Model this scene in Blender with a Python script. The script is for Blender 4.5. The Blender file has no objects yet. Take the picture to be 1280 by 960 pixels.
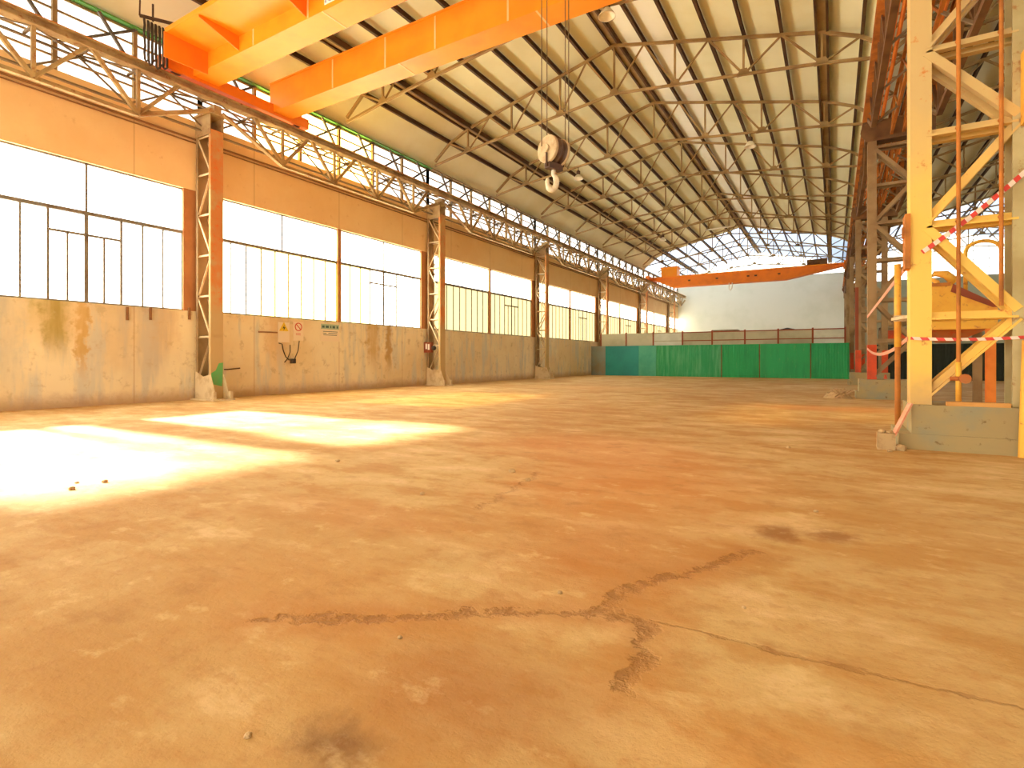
import bpy, bmesh, math, random
from mathutils import Vector, Matrix
random.seed(7)
S = bpy.context.scene
COL = S.collection

# ------------------------------------------------------------------ camera, sky, sun, exposure
F_PX, VX, VY, CAM_Z = 668.0, 1042.0, 450.0, 1.33
cd = bpy.data.cameras.new('camera'); cam = bpy.data.objects.new('camera', cd); COL.objects.link(cam)
cd.sensor_width = 36.0; cd.lens = 36.0 * F_PX / 1280.0; cd.shift_y = -(480 - VY) / 1280.0
cd.clip_start = 0.05; cd.clip_end = 500
cam.location = (0, 0, CAM_Z)
cam.rotation_euler = (math.pi / 2, 0, math.atan((VX - 640) / F_PX))
S.camera = cam

SKY, SUN, EXPO = 4.2, 28.0, 0.3
w = bpy.data.worlds.new('sky'); S.world = w; w.use_nodes = True
bgn = w.node_tree.nodes['Background']; bgn.inputs[0].default_value = (1.0, 1.0, 0.96, 1); bgn.inputs[1].default_value = SKY
sl = bpy.data.lights.new('sun', 'SUN'); so = bpy.data.objects.new('sun', sl); COL.objects.link(so)
sl.energy = SUN; sl.angle = 0.055; sl.color = (1.0, 0.93, 0.8)
so.rotation_euler = (0, -math.radians(90 - 29.8), 0)          # shines towards +x, 29.8 degrees down
so.location = (-40, 10, 30)
S.view_settings.view_transform = 'Standard'; S.view_settings.look = 'None'
S.view_settings.gamma = 1.0; S.view_settings.exposure = EXPO; S.view_settings.use_curve_mapping = False
S.cycles.use_denoising = True
S.cycles.max_bounces = 10; S.cycles.diffuse_bounces = 6; S.cycles.transparent_max_bounces = 16

# ------------------------------------------------------------------ materials
class NT:
    def __init__(s, mat): s.t = mat.node_tree; s.n = s.t.nodes; s.l = s.t.links
    def new(s, ty, **kw):
        n = s.n.new(ty)
        for k, v in kw.items(): setattr(n, k, v)
        return n
    def put(s, sock, v):
        if isinstance(v, bpy.types.NodeSocket): s.l.new(v, sock)
        else: sock.default_value = v
    def m(s, op, a, b=0.0, clamp=False):
        n = s.new('ShaderNodeMath', operation=op); n.use_clamp = clamp
        s.put(n.inputs[0], a); s.put(n.inputs[1], b); return n.outputs[0]
    def v(s, op, a, b=(0, 0, 0)):
        n = s.new('ShaderNodeVectorMath', operation=op); s.put(n.inputs[0], a)
        if op == 'SCALE': s.put(n.inputs['Scale'], b)
        else: s.put(n.inputs[1], b)
        return n.outputs['Value'] if op in ('DOT_PRODUCT', 'LENGTH') else n.outputs['Vector']
    def noise(s, vec, scale, detail=4, rough=0.55, dist=0.0):
        n = s.new('ShaderNodeTexNoise'); s.put(n.inputs['Vector'], vec)
        n.inputs['Scale'].default_value = scale; n.inputs['Detail'].default_value = detail
        n.inputs['Roughness'].default_value = rough; n.inputs['Distortion'].default_value = dist
        return n
    def ramp(s, f, a, b, lo=0.0, hi=1.0):
        n = s.new('ShaderNodeMapRange', interpolation_type='SMOOTHSTEP'); s.put(n.inputs[0], f)
        for i, x in zip((1, 2, 3, 4), (a, b, lo, hi)): n.inputs[i].default_value = x
        return n.outputs[0]
    def mix(s, f, a, b):
        n = s.new('ShaderNodeMix', data_type='RGBA')
        s.put(n.inputs[0], f)
        for sk, x in ((n.inputs[6], a), (n.inputs[7], b)):
            if isinstance(x, bpy.types.NodeSocket): s.l.new(x, sk)
            else: sk.default_value = (*x[:3], 1)
        return n.outputs[2]
    def pos(s): return s.new('ShaderNodeNewGeometry').outputs['Position']
    def bump(s, h, strength=0.3, dist=0.02):
        n = s.new('ShaderNodeBump'); n.inputs['Strength'].default_value = strength
        n.inputs['Distance'].default_value = dist; s.put(n.inputs['Height'], h); return n.outputs[0]

def lin(r, g, b):
    f = lambda c: (c / 255 / 12.92) if c <= 10 else ((c / 255 + 0.055) / 1.055) ** 2.4
    return (f(r), f(g), f(b))

def new_mat(name):
    m = bpy.data.materials.new(name); m.use_nodes = True
    t = NT(m); return m, t, t.n['Principled BSDF']

def weathered(name, base, stain=None, amount=0.5, scale=2.0, rough=0.7, metal=0.0, stretch=(1, 1, 1), bump=0.15, spots=None, spot_amt=0.35):
    m, t, b = new_mat(name)
    p = t.v('MULTIPLY', t.pos(), stretch)
    c = base
    if stain:
        n1 = t.noise(p, scale, 6, 0.6)
        c = t.mix(t.m('MULTIPLY', t.ramp(n1.outputs[0], 0.42, 0.68), amount), base, stain)
    if spots:
        n2 = t.noise(p, scale * 4.5, 5, 0.65)
        c = t.mix(t.ramp(n2.outputs[0], 0.62 - spot_amt * 0.2, 0.72), c, spots)
    if isinstance(c, tuple): b.inputs['Base Color'].default_value = (*c, 1)
    else: t.l.new(c, b.inputs['Base Color'])
    b.inputs['Roughness'].default_value = rough; b.inputs['Metallic'].default_value = metal
    if bump:
        n3 = t.noise(p, scale * 14, 4)
        t.l.new(t.bump(n3.outputs[0], bump, 0.01), b.inputs['Normal'])
    return m

def glassy(name, tint, clear, trans_col=None):
    """window sheet: part clear, part milky"""
    m, t, b = new_mat(name); t.n.remove(b)
    tr = t.new('ShaderNodeBsdfTransparent'); tr.inputs[0].default_value = (*tint, 1)
    tl = t.new('ShaderNodeBsdfTranslucent'); tl.inputs[0].default_value = (*(trans_col or tint), 1)
    mx = t.new('ShaderNodeMixShader'); mx.inputs[0].default_value = 1 - clear
    t.l.new(tr.outputs[0], mx.inputs[1]); t.l.new(tl.outputs[0], mx.inputs[2])
    t.l.new(mx.outputs[0], t.n['Material Output'].inputs[0])
    return m

M = {}
M['beige_col'] = weathered('greenish beige column steel', lin(206, 192, 140), lin(180, 160, 108), 0.8, 1.0, 0.75, spots=lin(170, 124, 70), spot_amt=0.1)
M['beige_steel'] = weathered('beige painted steel', lin(192, 164, 112), lin(150, 112, 70), 0.8, 1.3, 0.75, spots=lin(150, 88, 44))
M['brown_steel'] = weathered('brown steel', lin(128, 92, 56), lin(92, 58, 34), 0.8, 1.0, 0.75)
M['dark_steel'] = weathered('dark brown steel', lin(92, 62, 32), lin(62, 38, 18), 0.8, 0.8, 0.75)
M['truss_steel'] = weathered('dull brown truss steel', lin(168, 140, 92), lin(136, 104, 64), 0.8, 0.9, 0.75)
M['rust_steel'] = weathered('rusty orange steel', lin(192, 112, 52), lin(166, 132, 86), 0.9, 1.6, 0.8, spots=lin(206, 84, 30), spot_amt=0.7)
M['rust_orange'] = weathered('bright rust', lin(205, 128, 52), lin(140, 84, 38), 0.8, 1.5, 0.8)
M['bar_orange'] = weathered('orange rust bar', lin(250, 150, 60), lin(226, 120, 44), 0.7, 1.5, 0.7, bump=0)
M['grey_steel'] = weathered('grey steel', lin(150, 130, 98), lin(118, 94, 64), 0.7, 1.5, 0.7)
M['brace_grey'] = weathered('dull grey brace steel', lin(120, 108, 92), lin(96, 82, 64), 0.7, 1.0, 0.7, bump=0)
M['window_steel'] = weathered('grey window steel', lin(136, 128, 112), lin(112, 96, 74), 0.7, 2.0, 0.7, bump=0)
M['pale_steel'] = weathered('pale cream steel', lin(222, 202, 160), lin(180, 146, 98), 0.7, 2.5, 0.7)
M['orange'] = weathered('orange crane paint', lin(255, 160, 26), lin(252, 144, 20), 0.7, 0.8, 0.45, bump=0.04)
M['orange_deep'] = weathered('red orange paint', lin(250, 138, 26), lin(226, 118, 32), 0.6, 1.2, 0.5, bump=0.05)
M['seam'] = weathered('pale seam', lin(255, 204, 140), None, bump=0)
M['yellow'] = weathered('worn yellow paint', lin(248, 192, 70), lin(226, 140, 60), 0.7, 1.6, 0.6, spots=lin(196, 120, 60), spot_amt=0.2)
M['column_grey'] = weathered('brownish grey column steel', lin(168, 140, 98), lin(138, 106, 70), 0.8, 1.2, 0.75)
M['red_paint'] = weathered('red paint', lin(226, 80, 30), lin(170, 70, 40), 0.7, 1.5, 0.6)
M['green_paint'] = weathered('green paint', lin(98, 176, 98), lin(130, 160, 90), 0.6, 4, 0.7)
M['green_gutter'] = weathered('green gutter', lin(96, 166, 72), lin(120, 110, 60), 0.5, 2, 0.7)
M['roof'] = weathered('cream roof panels', lin(244, 242, 208), lin(234, 228, 184), 0.8, 0.35, 0.8, bump=0)
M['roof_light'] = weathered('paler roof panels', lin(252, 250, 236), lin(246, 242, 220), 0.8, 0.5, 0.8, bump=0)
M['skylight'] = glassy('bluish roof light sheet', (0.8, 0.9, 1.0), 0.03, (0.105, 0.13, 0.175))
M['roof_far'] = weathered('grey roof panels', lin(226, 222, 190), lin(210, 204, 170), 0.8, 0.35, 0.8, bump=0)
M['frost'] = glassy('frosted pane', (1, 1, 1), 0.10, (0.85, 0.85, 0.82))
M['frost_high'] = glassy('clerestory pane', (1, 1, 1), 0.16, (0.36, 0.36, 0.36))
M['clear'] = glassy('clear pane', (1, 1, 1), 0.92, (0.9, 0.9, 0.9))
M['frost_yellow'] = glassy('yellowed pane', (1, 0.84, 0.42), 0.42, (0.9, 0.86, 0.62))
M['frost_cream'] = glassy('cream pane', (1, 0.95, 0.8), 0.06, (0.30, 0.27, 0.19))
M['end_wall'] = weathered('white end wall', lin(226, 226, 206), lin(212, 214, 190), 0.7, 0.3, 0.85, bump=0)
M['grey_wall'] = weathered('grey green end wall', lin(150, 146, 112), lin(132, 124, 92), 0.7, 0.5, 0.85, bump=0)
M['hoard_green'] = weathered('green hoarding', lin(40, 176, 102), lin(32, 150, 88), 0.8, 0.7, 0.6, stretch=(3, 1, 0.5), spots=lin(96, 176, 110), spot_amt=0.1)
M['hoard_streak'] = weathered('streaked green hoarding', lin(40, 160, 98), lin(104, 192, 136), 0.8, 1.0, 0.6, stretch=(4, 1, 0.4))
M['hoard_teal'] = weathered('teal hoarding', lin(40, 150, 142), lin(32, 132, 124), 0.7, 0.7, 0.6)
M['hoard_light'] = weathered('pale teal hoarding', lin(84, 180, 146), lin(54, 156, 128), 0.8, 0.7, 0.6)
M['hoard_grey'] = weathered('grey hoarding', lin(140, 150, 136), lin(150, 128, 96), 0.7, 0.8, 0.7)
M['hoard_dark'] = weathered('near black green hoarding', lin(42, 50, 34), lin(26, 30, 20), 0.7, 0.6, 0.7)
M['screen'] = weathered('grey screen sheet', lin(196, 188, 156), lin(168, 160, 126), 0.8, 0.6, 0.6, bump=0)
M['screen_white'] = weathered('white screen sheet', lin(226, 226, 210), lin(196, 196, 176), 0.8, 0.6, 0.6, bump=0)
M['red_post'] = weathered('red brown post', lin(150, 72, 44), None, bump=0)
M['plinth'] = weathered('grey plinth concrete', lin(176, 156, 108), lin(150, 150, 126), 0.9, 1.3, 0.9, spots=lin(128, 104, 66), spot_amt=0.1, bump=0.3)
M['stone'] = weathered('pale stone', lin(196, 164, 116), lin(150, 116, 74), 0.7, 6, 0.95, bump=0.5)
M['cable'] = weathered('dark cable', lin(70, 56, 42), None, rough=0.6, bump=0)
M['rope'] = weathered('wire rope', lin(112, 92, 62), None, rough=0.6, bump=0)
M['pipe'] = weathered('brown conduit', lin(150, 104, 62), lin(120, 78, 40), 0.6, 1.5, 0.6, bump=0)
M['block_steel'] = weathered('pale hook block', lin(206, 186, 146), lin(164, 132, 92), 0.7, 5, 0.5)
M['block_dark'] = weathered('dark hook block rim', lin(96, 70, 52), lin(70, 48, 40), 0.6, 4, 0.5)
M['hook'] = weathered('pale hook', lin(232, 222, 196), lin(196, 168, 116), 0.5, 6, 0.4)
M['lamp_white'] = weathered('white lamp reflector', lin(246, 240, 222), None, rough=0.4, bump=0)
M['white'] = weathered('white plate', lin(244, 240, 226), None, rough=0.5, bump=0)
M['cream_plate'] = weathered('cream sign plate', lin(242, 222, 186), None, rough=0.5, bump=0)
M['sign_yellow'] = weathered('sign yellow', lin(236, 196, 40), None, rough=0.5, bump=0)
M['sign_black'] = weathered('sign dark', lin(70, 56, 20), None, rough=0.5, bump=0)
M['sign_red'] = weathered('sign red', lin(214, 92, 60), None, rough=0.5, bump=0)
M['sign_teal'] = weathered('sign pale green', lin(176, 196, 160), None, rough=0.5, bump=0)
M['sign_ink'] = weathered('sign ink', lin(74, 104, 92), None, rough=0.5, bump=0)
M['blue_ink'] = weathered('blue ink', lin(84, 92, 150), None, rough=0.5, bump=0)
M['box_brown'] = weathered('red brown box', lin(140, 64, 32), None, rough=0.6, bump=0)
M['pale_blue'] = weathered('pale grey blue pipe', lin(190, 196, 186), None, bump=0)
M['pink'] = weathered('faded pink tape', lin(232, 158, 124), lin(240, 190, 160), 0.6, 8, 0.6, bump=0)
M['wood'] = weathered('pale plank wood', lin(226, 168, 92), lin(200, 136, 64), 0.7, 3, 0.8, stretch=(0.4, 3, 3))
M['jamb'] = weathered('brown window pier', lin(186, 128, 78), lin(160, 104, 60), 0.6, 1.0, 0.85)

def tape_mat():
    m, t, b = new_mat('red and white barrier tape')
    p = t.pos(); k = t.v('DOT_PRODUCT', p, (1.0, 0.35, 0.6))
    f = t.m('FRACT', t.m('MULTIPLY', k, 5.5)); s = t.m('GREATER_THAN', f, 0.5)
    t.l.new(t.mix(s, lin(226, 66, 50), lin(246, 226, 206)), b.inputs['Base Color'])
    b.inputs['Roughness'].default_value = 0.4; return m
M['tape'] = tape_mat()

def column_mat():
    """yellow paint with the warmth of sunlight put into it, beige steel higher up"""
    m, t, b = new_mat('sunlit yellow column paint'); p = t.pos()
    z = t.new('ShaderNodeSeparateXYZ'); t.l.new(p, z.inputs[0])
    n = t.noise(p, 1.6, 5); n2 = t.noise(p, 5, 5, 0.7)
    zz = t.m('ADD', z.outputs[2], t.m('MULTIPLY', n.outputs[0], 1.6))
    up = t.ramp(zz, 3.9, 6.2); dn = t.ramp(zz, 1.4, 2.3, 1, 0)
    c = t.mix(up, lin(255, 212, 100), lin(216, 186, 124))  # bright yellow carries paint plus warm light falling on the column
    c = t.mix(dn, c, lin(216, 178, 112))
    c = t.mix(t.ramp(n2.outputs[0], 0.6, 0.72), c, lin(214, 136, 64))
    t.l.new(c, b.inputs['Base Color']); b.inputs['Roughness'].default_value = 0.65
    t.l.new(t.bump(n2.outputs[0], 0.15, 0.01), b.inputs['Normal']); return m
M['yellow_col'] = column_mat()
def rust_leg_mat():
    m, t, b = new_mat('rusty column flange, bare beige below'); p = t.pos()
    z = t.new('ShaderNodeSeparateXYZ'); t.l.new(p, z.inputs[0])
    n = t.noise(p, 1.7, 6, 0.6); n2 = t.noise(p, 6, 6, 0.7)
    c = t.mix(t.ramp(n.outputs[0], 0.42, 0.62), lin(214, 138, 74), lin(206, 162, 104))
    c = t.mix(t.m('MULTIPLY', t.ramp(n2.outputs[0], 0.55, 0.68), 0.8), c, lin(226, 110, 50))
    c = t.mix(t.ramp(t.m('ADD', z.outputs[2], n.outputs[0]), 3.2, 4.0, 1, 0), c, lin(200, 170, 116))
    t.l.new(c, b.inputs['Base Color']); b.inputs['Roughness'].default_value = 0.75
    t.l.new(t.bump(n2.outputs[0], 0.15, 0.01), b.inputs['Normal']); return m
M['rust_leg'] = rust_leg_mat()

def wall_mat():
    m, t, b = new_mat('stained peach concrete wall'); p = t.pos()
    sx = t.new('ShaderNodeSeparateXYZ'); t.l.new(p, sx.inputs[0]); Y, Z = sx.outputs[1], sx.outputs[2]
    n1 = t.noise(p, 0.35, 6, 0.6); n2 = t.noise(t.v('MULTIPLY', p, (1, 2.2, 0.35)), 1.0, 6, 0.6); n3 = t.noise(p, 3.0, 6, 0.65)
    low = t.mix(t.ramp(n1.outputs[0], 0.38, 0.64), lin(242, 226, 184), lin(232, 208, 158))
    low = t.mix(t.m('MULTIPLY', t.ramp(n2.outputs[0], 0.48, 0.64), 0.85), low, lin(212, 206, 184))
    low = t.mix(t.m('MULTIPLY', t.ramp(n3.outputs[0], 0.54, 0.7), 0.6), low, lin(196, 172, 122))
    band = t.mix(t.ramp(n1.outputs[0], 0.4, 0.65), lin(248, 214, 156), lin(242, 202, 142))
    band = t.mix(t.m('MULTIPLY', t.ramp(n3.outputs[0], 0.6, 0.75), 0.4), band, lin(206, 150, 92))
    c = t.mix(t.m('GREATER_THAN', Z, 5.0), low, band)
    # ochre and green water runs below the sills, darker brown along the foot
    wob = t.m('MULTIPLY', t.m('SUBTRACT', n3.outputs[0], 0.5), 0.9)
    for y0, hw, z0, col, amt in ((6.15, 0.30, 1.1, (172, 148, 62), .9), (6.75, 0.14, 0.5, (206, 160, 74), .8), (5.7, 0.2, 1.9, (190, 170, 96), .7),
                                 (18.0, 0.35, 0.6, (196, 156, 84), .8), (19.0, 0.22, 0.4, (186, 142, 66), .8), (9.0, .4, .9, (212, 170, 108), .5),
                                 (13.0, .5, .8, (222, 180, 118), .6), (4.9, .5, .3, (190, 184, 164), .7), (8.2, .9, .2, (200, 184, 156), .6)):
        d = t.m('ABSOLUTE', t.m('SUBTRACT', t.m('ADD', Y, wob), y0))
        f = t.m('MULTIPLY', t.ramp(d, hw * 0.4, hw * 1.5, 1, 0), t.ramp(Z, z0, z0 + 1.2))
        f = t.m('MULTIPLY', f, t.m('LESS_THAN', Z, 3.2))
        f = t.m('MULTIPLY', f, t.m('MULTIPLY', t.ramp(n2.outputs[0], 0.3, 0.6, 0.4, 1), amt))
        c = t.mix(f, c, lin(*col))
    foot = t.ramp(t.m('ADD', Z, t.m('MULTIPLY', n3.outputs[0], 0.5)), 0.25, 0.75, 0.75, 0)
    c = t.mix(foot, c, lin(178, 134, 86))
    seam = t.m('LESS_THAN', t.m('ABSOLUTE', t.m('SUBTRACT', t.m('FRACT', t.m('DIVIDE', t.m('ADD', Y, 1.85), 3.97)), 0.5)), 0.004)
    c = t.mix(t.m('MULTIPLY', seam, 0.5), c, lin(184, 138, 88))
    t.l.new(c, b.inputs['Base Color']); b.inputs['Roughness'].default_value = 0.9
    t.l.new(t.bump(n3.outputs[0], 0.25, 0.02), b.inputs['Normal']); return m
M['wall'] = wall_mat()

def floor_mat():
    m, t, b = new_mat('sandy worn concrete floor'); p = t.pos()
    nw = t.noise(p, 3.5, 5, 0.65); nw2 = t.noise(p, 14, 4, 0.6)
    off = t.v('SCALE', t.v('SUBTRACT', nw.outputs['Color'], (0.5, 0.5, 0.5)), 0.34)
    off2 = t.v('SCALE', t.v('SUBTRACT', nw2.outputs['Color'], (0.5, 0.5, 0.5)), 0.07)
    q = t.v('MULTIPLY', t.v('ADD', p, t.v('ADD', off, off2)), (1, 1, 0))
    q1 = t.v('MULTIPLY', t.v('ADD', p, t.v('SCALE', off2, 0.8)), (1, 1, 0))
    def dist(a, bb, src):
        a = Vector((a[0], a[1], 0)); ba = Vector((bb[0], bb[1], 0)) - a
        pa = t.v('SUBTRACT', src, tuple(a))
        h = t.m('MULTIPLY', t.v('DOT_PRODUCT', pa, tuple(ba)), 1.0 / ba.length_squared, clamp=True)
        return t.v('LENGTH', t.v('SUBTRACT', pa, t.v('SCALE', tuple(ba), h)))
    def chain(pts, src):
        ds = [dist(pts[i], pts[i + 1], src) for i in range(len(pts) - 1)]
        r = ds[0]
        for d in ds[1:]: r = t.m('MINIMUM', r, d)
        return r
    s1 = t.noise(p, 0.28, 6, 0.6); s2 = t.noise(t.v('MULTIPLY', p, (0.8, 1.6, 1)), 1.1, 7, 0.62); s3 = t.noise(p, 9, 8, 0.7); s4 = t.noise(p, 60, 3, 0.7)
    c = t.mix(t.ramp(s1.outputs[0], 0.36, 0.66), lin(210, 180, 124), lin(194, 152, 92))
    c = t.mix(t.m('MULTIPLY', t.ramp(s2.outputs[0], 0.46, 0.62), 0.75), c, lin(186, 138, 74))
    c = t.mix(t.m('MULTIPLY', t.ramp(s2.outputs[0], 0.34, 0.46, 1, 0), 0.5), c, lin(232, 202, 152))
    c = t.mix(t.m('MULTIPLY', t.ramp(s3.outputs[0], 0.5, 0.7), 0.35), c, lin(176, 120, 64))
    c = t.mix(t.m('MULTIPLY', t.ramp(s4.outputs[0], 0.58, 0.72), 0.3), c, lin(160, 108, 58))
    def blob(x, y, rx, ry, col, amt, soft=0.55):
        nonlocal c
        d = t.v('LENGTH', t.v('MULTIPLY', t.v('SUBTRACT', q, (x, y, 0)), (1 / rx, 1 / ry, 0)))
        c = t.mix(t.m('MULTIPLY', t.ramp(d, soft, 1.15, 1, 0), amt), c, lin(*col))
    blob(-1.9, 5.6, 1.9, 2.4, (206, 130, 60), .55, .1)
    blob(-3.2, 7.6, 2.4, 1.8, (218, 150, 90), .5, .1)
    blob(-1.3, 3.4, 1.0, 1.2, (186, 118, 54), .6, .1)
    blob(-1.25, 1.75, .75, .55, (166, 106, 50), .65, .1)
    blob(-2.6, 2.0, 1.3, .7, (196, 140, 74), .45, .1)
    blob(-1.47, 1.27, .24, .15, (118, 78, 42), .75, .05)
    blob(-.36, 4.6, .2, .3, (150, 100, 50), .85, .3); blob(.0, 4.72, .2, .22, (150, 100, 50), .8, .3)
    blob(-.05, 1.9, .8, .5, (206, 140, 68), .45, .1)
    blob(-.2, 1.75, .12, .1, (160, 104, 52), .5, .2)
    blob(-3.4, 3.3, 1.6, .5, (198, 140, 80), .5, .1)
    blob(.2, 17, 3.5, 1.3, (206, 140, 80), .5, .1)
    blob(-9, 24, 7, 2.5, (220, 176, 116), .5, .1)
    s5 = t.noise(t.v('MULTIPLY', p, (1, 1.3, 1)), 2.6, 7, 0.66)
    c = t.mix(t.m('MULTIPLY', t.ramp(s5.outputs[0], 0.52, 0.70), 0.42), c, lin(164, 114, 56))
    c = t.mix(t.m('MULTIPLY', t.ramp(s5.outputs[0], 0.32, 0.44, 1, 0), 0.35), c, lin(234, 206, 152))
    A = [(-2.55, 1.70), (-2.45, 1.75), (-1.94, 2.03), (-1.53, 2.37), (-1.07, 2.65), (-1.03, 2.96), (-.78, 3.44), (-.48, 4.03)]
    B = [(-1.07, 2.65), (-.8, 2.71), (-.75, 2.35), (-.73, 2.09)]
    Cc = [(-.8, 2.71), (-.54, 2.72), (-.18, 2.71), (.62, 2.76), (3, 2.9)]
    Ee = [(-2.72, 3.97), (-2.8, 4.6), (-2.9, 5.17), (-3.0, 5.6)]
    k1 = t.m('MINIMUM', chain(A, q), chain(B, q)); k2 = chain(Cc, q1); k3 = chain(Ee, q)
    br = t.ramp(nw2.outputs[0], 0.35, 0.6, 0.35, 1.0)
    k1 = t.m('SUBTRACT', k1, t.m('MULTIPLY', t.ramp(s5.outputs[0], 0.42, 0.62), 0.035)); k2 = t.m('SUBTRACT', k2, t.m('MULTIPLY', t.ramp(s5.outputs[0], 0.45, 0.65), 0.022))
    f1 = t.m('MULTIPLY', t.ramp(k1, 0.0, 0.04, 1, 0), br); g1 = t.ramp(k1, 0.02, 0.30, .5, 0)
    f2 = t.m('MULTIPLY', t.ramp(k2, 0.0, 0.016, .7, 0), br); f3 = t.m('MULTIPLY', t.ramp(k3, 0.0, 0.07, .6, 0), br)
    c = t.mix(g1, c, lin(184, 124, 60))
    crack = t.m('MAXIMUM', f1, t.m('MAXIMUM', f2, f3))
    c = t.mix(t.m('MULTIPLY', crack, .6), c, lin(136, 90, 44))
    t.l.new(c, b.inputs['Base Color']); b.inputs['Roughness'].default_value = 0.8
    b.inputs['Specular IOR Level'].default_value = 0.25
    h = t.m('ADD', t.m('MULTIPLY', s3.outputs[0], 0.5), t.m('ADD', t.m('MULTIPLY', s4.outputs[0], 0.14), t.m('MULTIPLY', s2.outputs[0], 1.2)))
    h = t.m('SUBTRACT', h, t.m('MULTIPLY', crack, 0.9))
    t.l.new(t.bump(h, 0.45, 0.03), b.inputs['Normal']); return m
M['floor'] = floor_mat()

# ------------------------------------------------------------------ mesh helpers (all in world coordinates)
def box(bm, x0, x1, y0, y1, z0, z1):
    vs = [bm.verts.new(c) for c in ((x0, y0, z0), (x1, y0, z0), (x1, y1, z0), (x0, y1, z0), (x0, y0, z1), (x1, y0, z1), (x1, y1, z1), (x0, y1, z1))]
    for f in ((3, 2, 1, 0), (4, 5, 6, 7), (0, 1, 5, 4), (1, 2, 6, 5), (2, 3, 7, 6), (3, 0, 4, 7)): bm.faces.new([vs[i] for i in f])

def P_BOX(a, b): return [(-a / 2, -b / 2), (a / 2, -b / 2), (a / 2, b / 2), (-a / 2, b / 2)]
def P_L(a, t): return [(-a / 2, -a / 2), (a / 2, -a / 2), (a / 2, -a / 2 + t), (-a / 2 + t, -a / 2 + t), (-a / 2 + t, a / 2), (-a / 2, a / 2)]
def P_I(wd, h, t):
    a, b = wd / 2, h / 2
    return [(-a, -b), (a, -b), (a, -b + t), (t / 2, -b + t), (t / 2, b - t), (a, b - t), (a, b), (-a, b), (-a, b - t), (-t / 2, b - t), (-t / 2, -b + t), (-a, -b + t)]
def P_C(wd, h, t):       # channel: back at -a, flanges towards +a
    a, b = wd / 2, h / 2
    return [(-a, -b), (a, -b), (a, -b + t), (-a + t, -b + t), (-a + t, b - t), (a, b - t), (a, b), (-a, b)]
def P_O(r, n=8): return [(r * math.cos(2 * math.pi * i / n), r * math.sin(2 * math.pi * i / n)) for i in range(n)]

def bar(bm, p, q, prof, up=(0, 0, 1)):
    p, q = Vector(p), Vector(q); d = (q - p).normalized(); up = Vector(up)
    if abs(d.dot(up)) > 0.98: up = Vector((0, 1, 0)) if abs(d.y) < 0.9 else Vector((1, 0, 0))
    s = d.cross(up).normalized(); u = s.cross(d)
    A = [bm.verts.new(p + s * a + u * b) for a, b in prof]; B = [bm.verts.new(q + s * a + u * b) for a, b in prof]
    n = len(prof)
    for i in range(n): bm.faces.new((A[i], A[(i + 1) % n], B[(i + 1) % n], B[i]))
    bm.faces.new(A[::-1]); bm.faces.new(B)

def tube(bm, pts, r, n=8, closed=False):
    pts = [Vector(p) for p in pts]; rings = []; N = len(pts)
    ref = None
    for i, p in enumerate(pts):
        a = pts[(i - 1) % N] if (closed or i) else p; c = pts[(i + 1) % N] if (closed or i < N - 1) else p
        d = (c - a).normalized()
        if ref is None:
            ref = Vector((0, 0, 1)) if abs(d.z) < 0.9 else Vector((1, 0, 0))
        s = d.cross(ref).normalized(); ref = s.cross(d).normalized()
        rr = r[i] if isinstance(r, (list, tuple)) else r
        rings.append([bm.verts.new(p + s * rr * math.cos(2 * math.pi * k / n) + ref * rr * math.sin(2 * math.pi * k / n)) for k in range(n)])
    for i in range(N if closed else N - 1):
        A, B = rings[i], rings[(i + 1) % N]
        for k in range(n): bm.faces.new((A[k], A[(k + 1) % n], B[(k + 1) % n], B[k]))
    if not closed: bm.faces.new(rings[0][::-1]); bm.faces.new(rings[-1])

def lathe(bm, prof, base, axis=(0, 0, 1), n=20):
    """prof: (radius, height) along axis"""
    axis = Vector(axis).normalized(); ref = Vector((1, 0, 0)) if abs(axis.x) < 0.9 else Vector((0, 1, 0))
    s = axis.cross(ref).normalized(); u = axis.cross(s); base = Vector(base); rings = []
    for r, h in prof:
        rings.append([bm.verts.new(base + axis * h + (s * math.cos(2 * math.pi * k / n) + u * math.sin(2 * math.pi * k / n)) * max(r, 1e-4)) for k in range(n)])
    for A, B in zip(rings, rings[1:]):
        for k in range(n): bm.faces.new((A[k], A[(k + 1) % n], B[(k + 1) % n], B[k]))
    bm.faces.new(rings[0][::-1]); bm.faces.new(rings[-1])

def prism(bm, pts, vec):
    A = [bm.verts.new(p) for p in pts]; v = Vector(vec); B = [bm.verts.new(Vector(p) + v) for p in pts]
    n = len(A); bm.faces.new(A[::-1]); bm.faces.new(B)
    for i in range(n): bm.faces.new((A[i], A[(i + 1) % n], B[(i + 1) % n], B[i]))

def root_loc(o):
    v = Vector(o.location)
    while o.parent: o = o.parent; v += o.location
    return v

def obj(name, mat, build, parent=None, origin=None, smooth=False):
    bm = bmesh.new(); build(bm); bmesh.ops.recalc_face_normals(bm, faces=bm.faces)
    off = root_loc(parent) if parent else Vector(origin or (0, 0, 0))
    bmesh.ops.translate(bm, verts=bm.verts, vec=-off)
    me = bpy.data.meshes.new(name); bm.to_mesh(me); bm.free()
    for mm in (mat if isinstance(mat, (list, tuple)) else [mat]): me.materials.append(M[mm] if isinstance(mm, str) else mm)
    if smooth:
        for f in me.polygons: f.use_smooth = True
    o = bpy.data.objects.new(name, me); COL.objects.link(o)
    if parent: o.parent = parent
    else: o.location = off
    return o

def tag(o, label, cat, group=None):
    o['label'] = label; o['category'] = cat
    if group: o['group'] = group
    return o

def thing(name, loc, label, cat, group=None):
    o = bpy.data.objects.new(name, None); COL.objects.link(o); o.location = loc; o.empty_display_size = 0.2
    return tag(o, label, cat, group)

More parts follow.
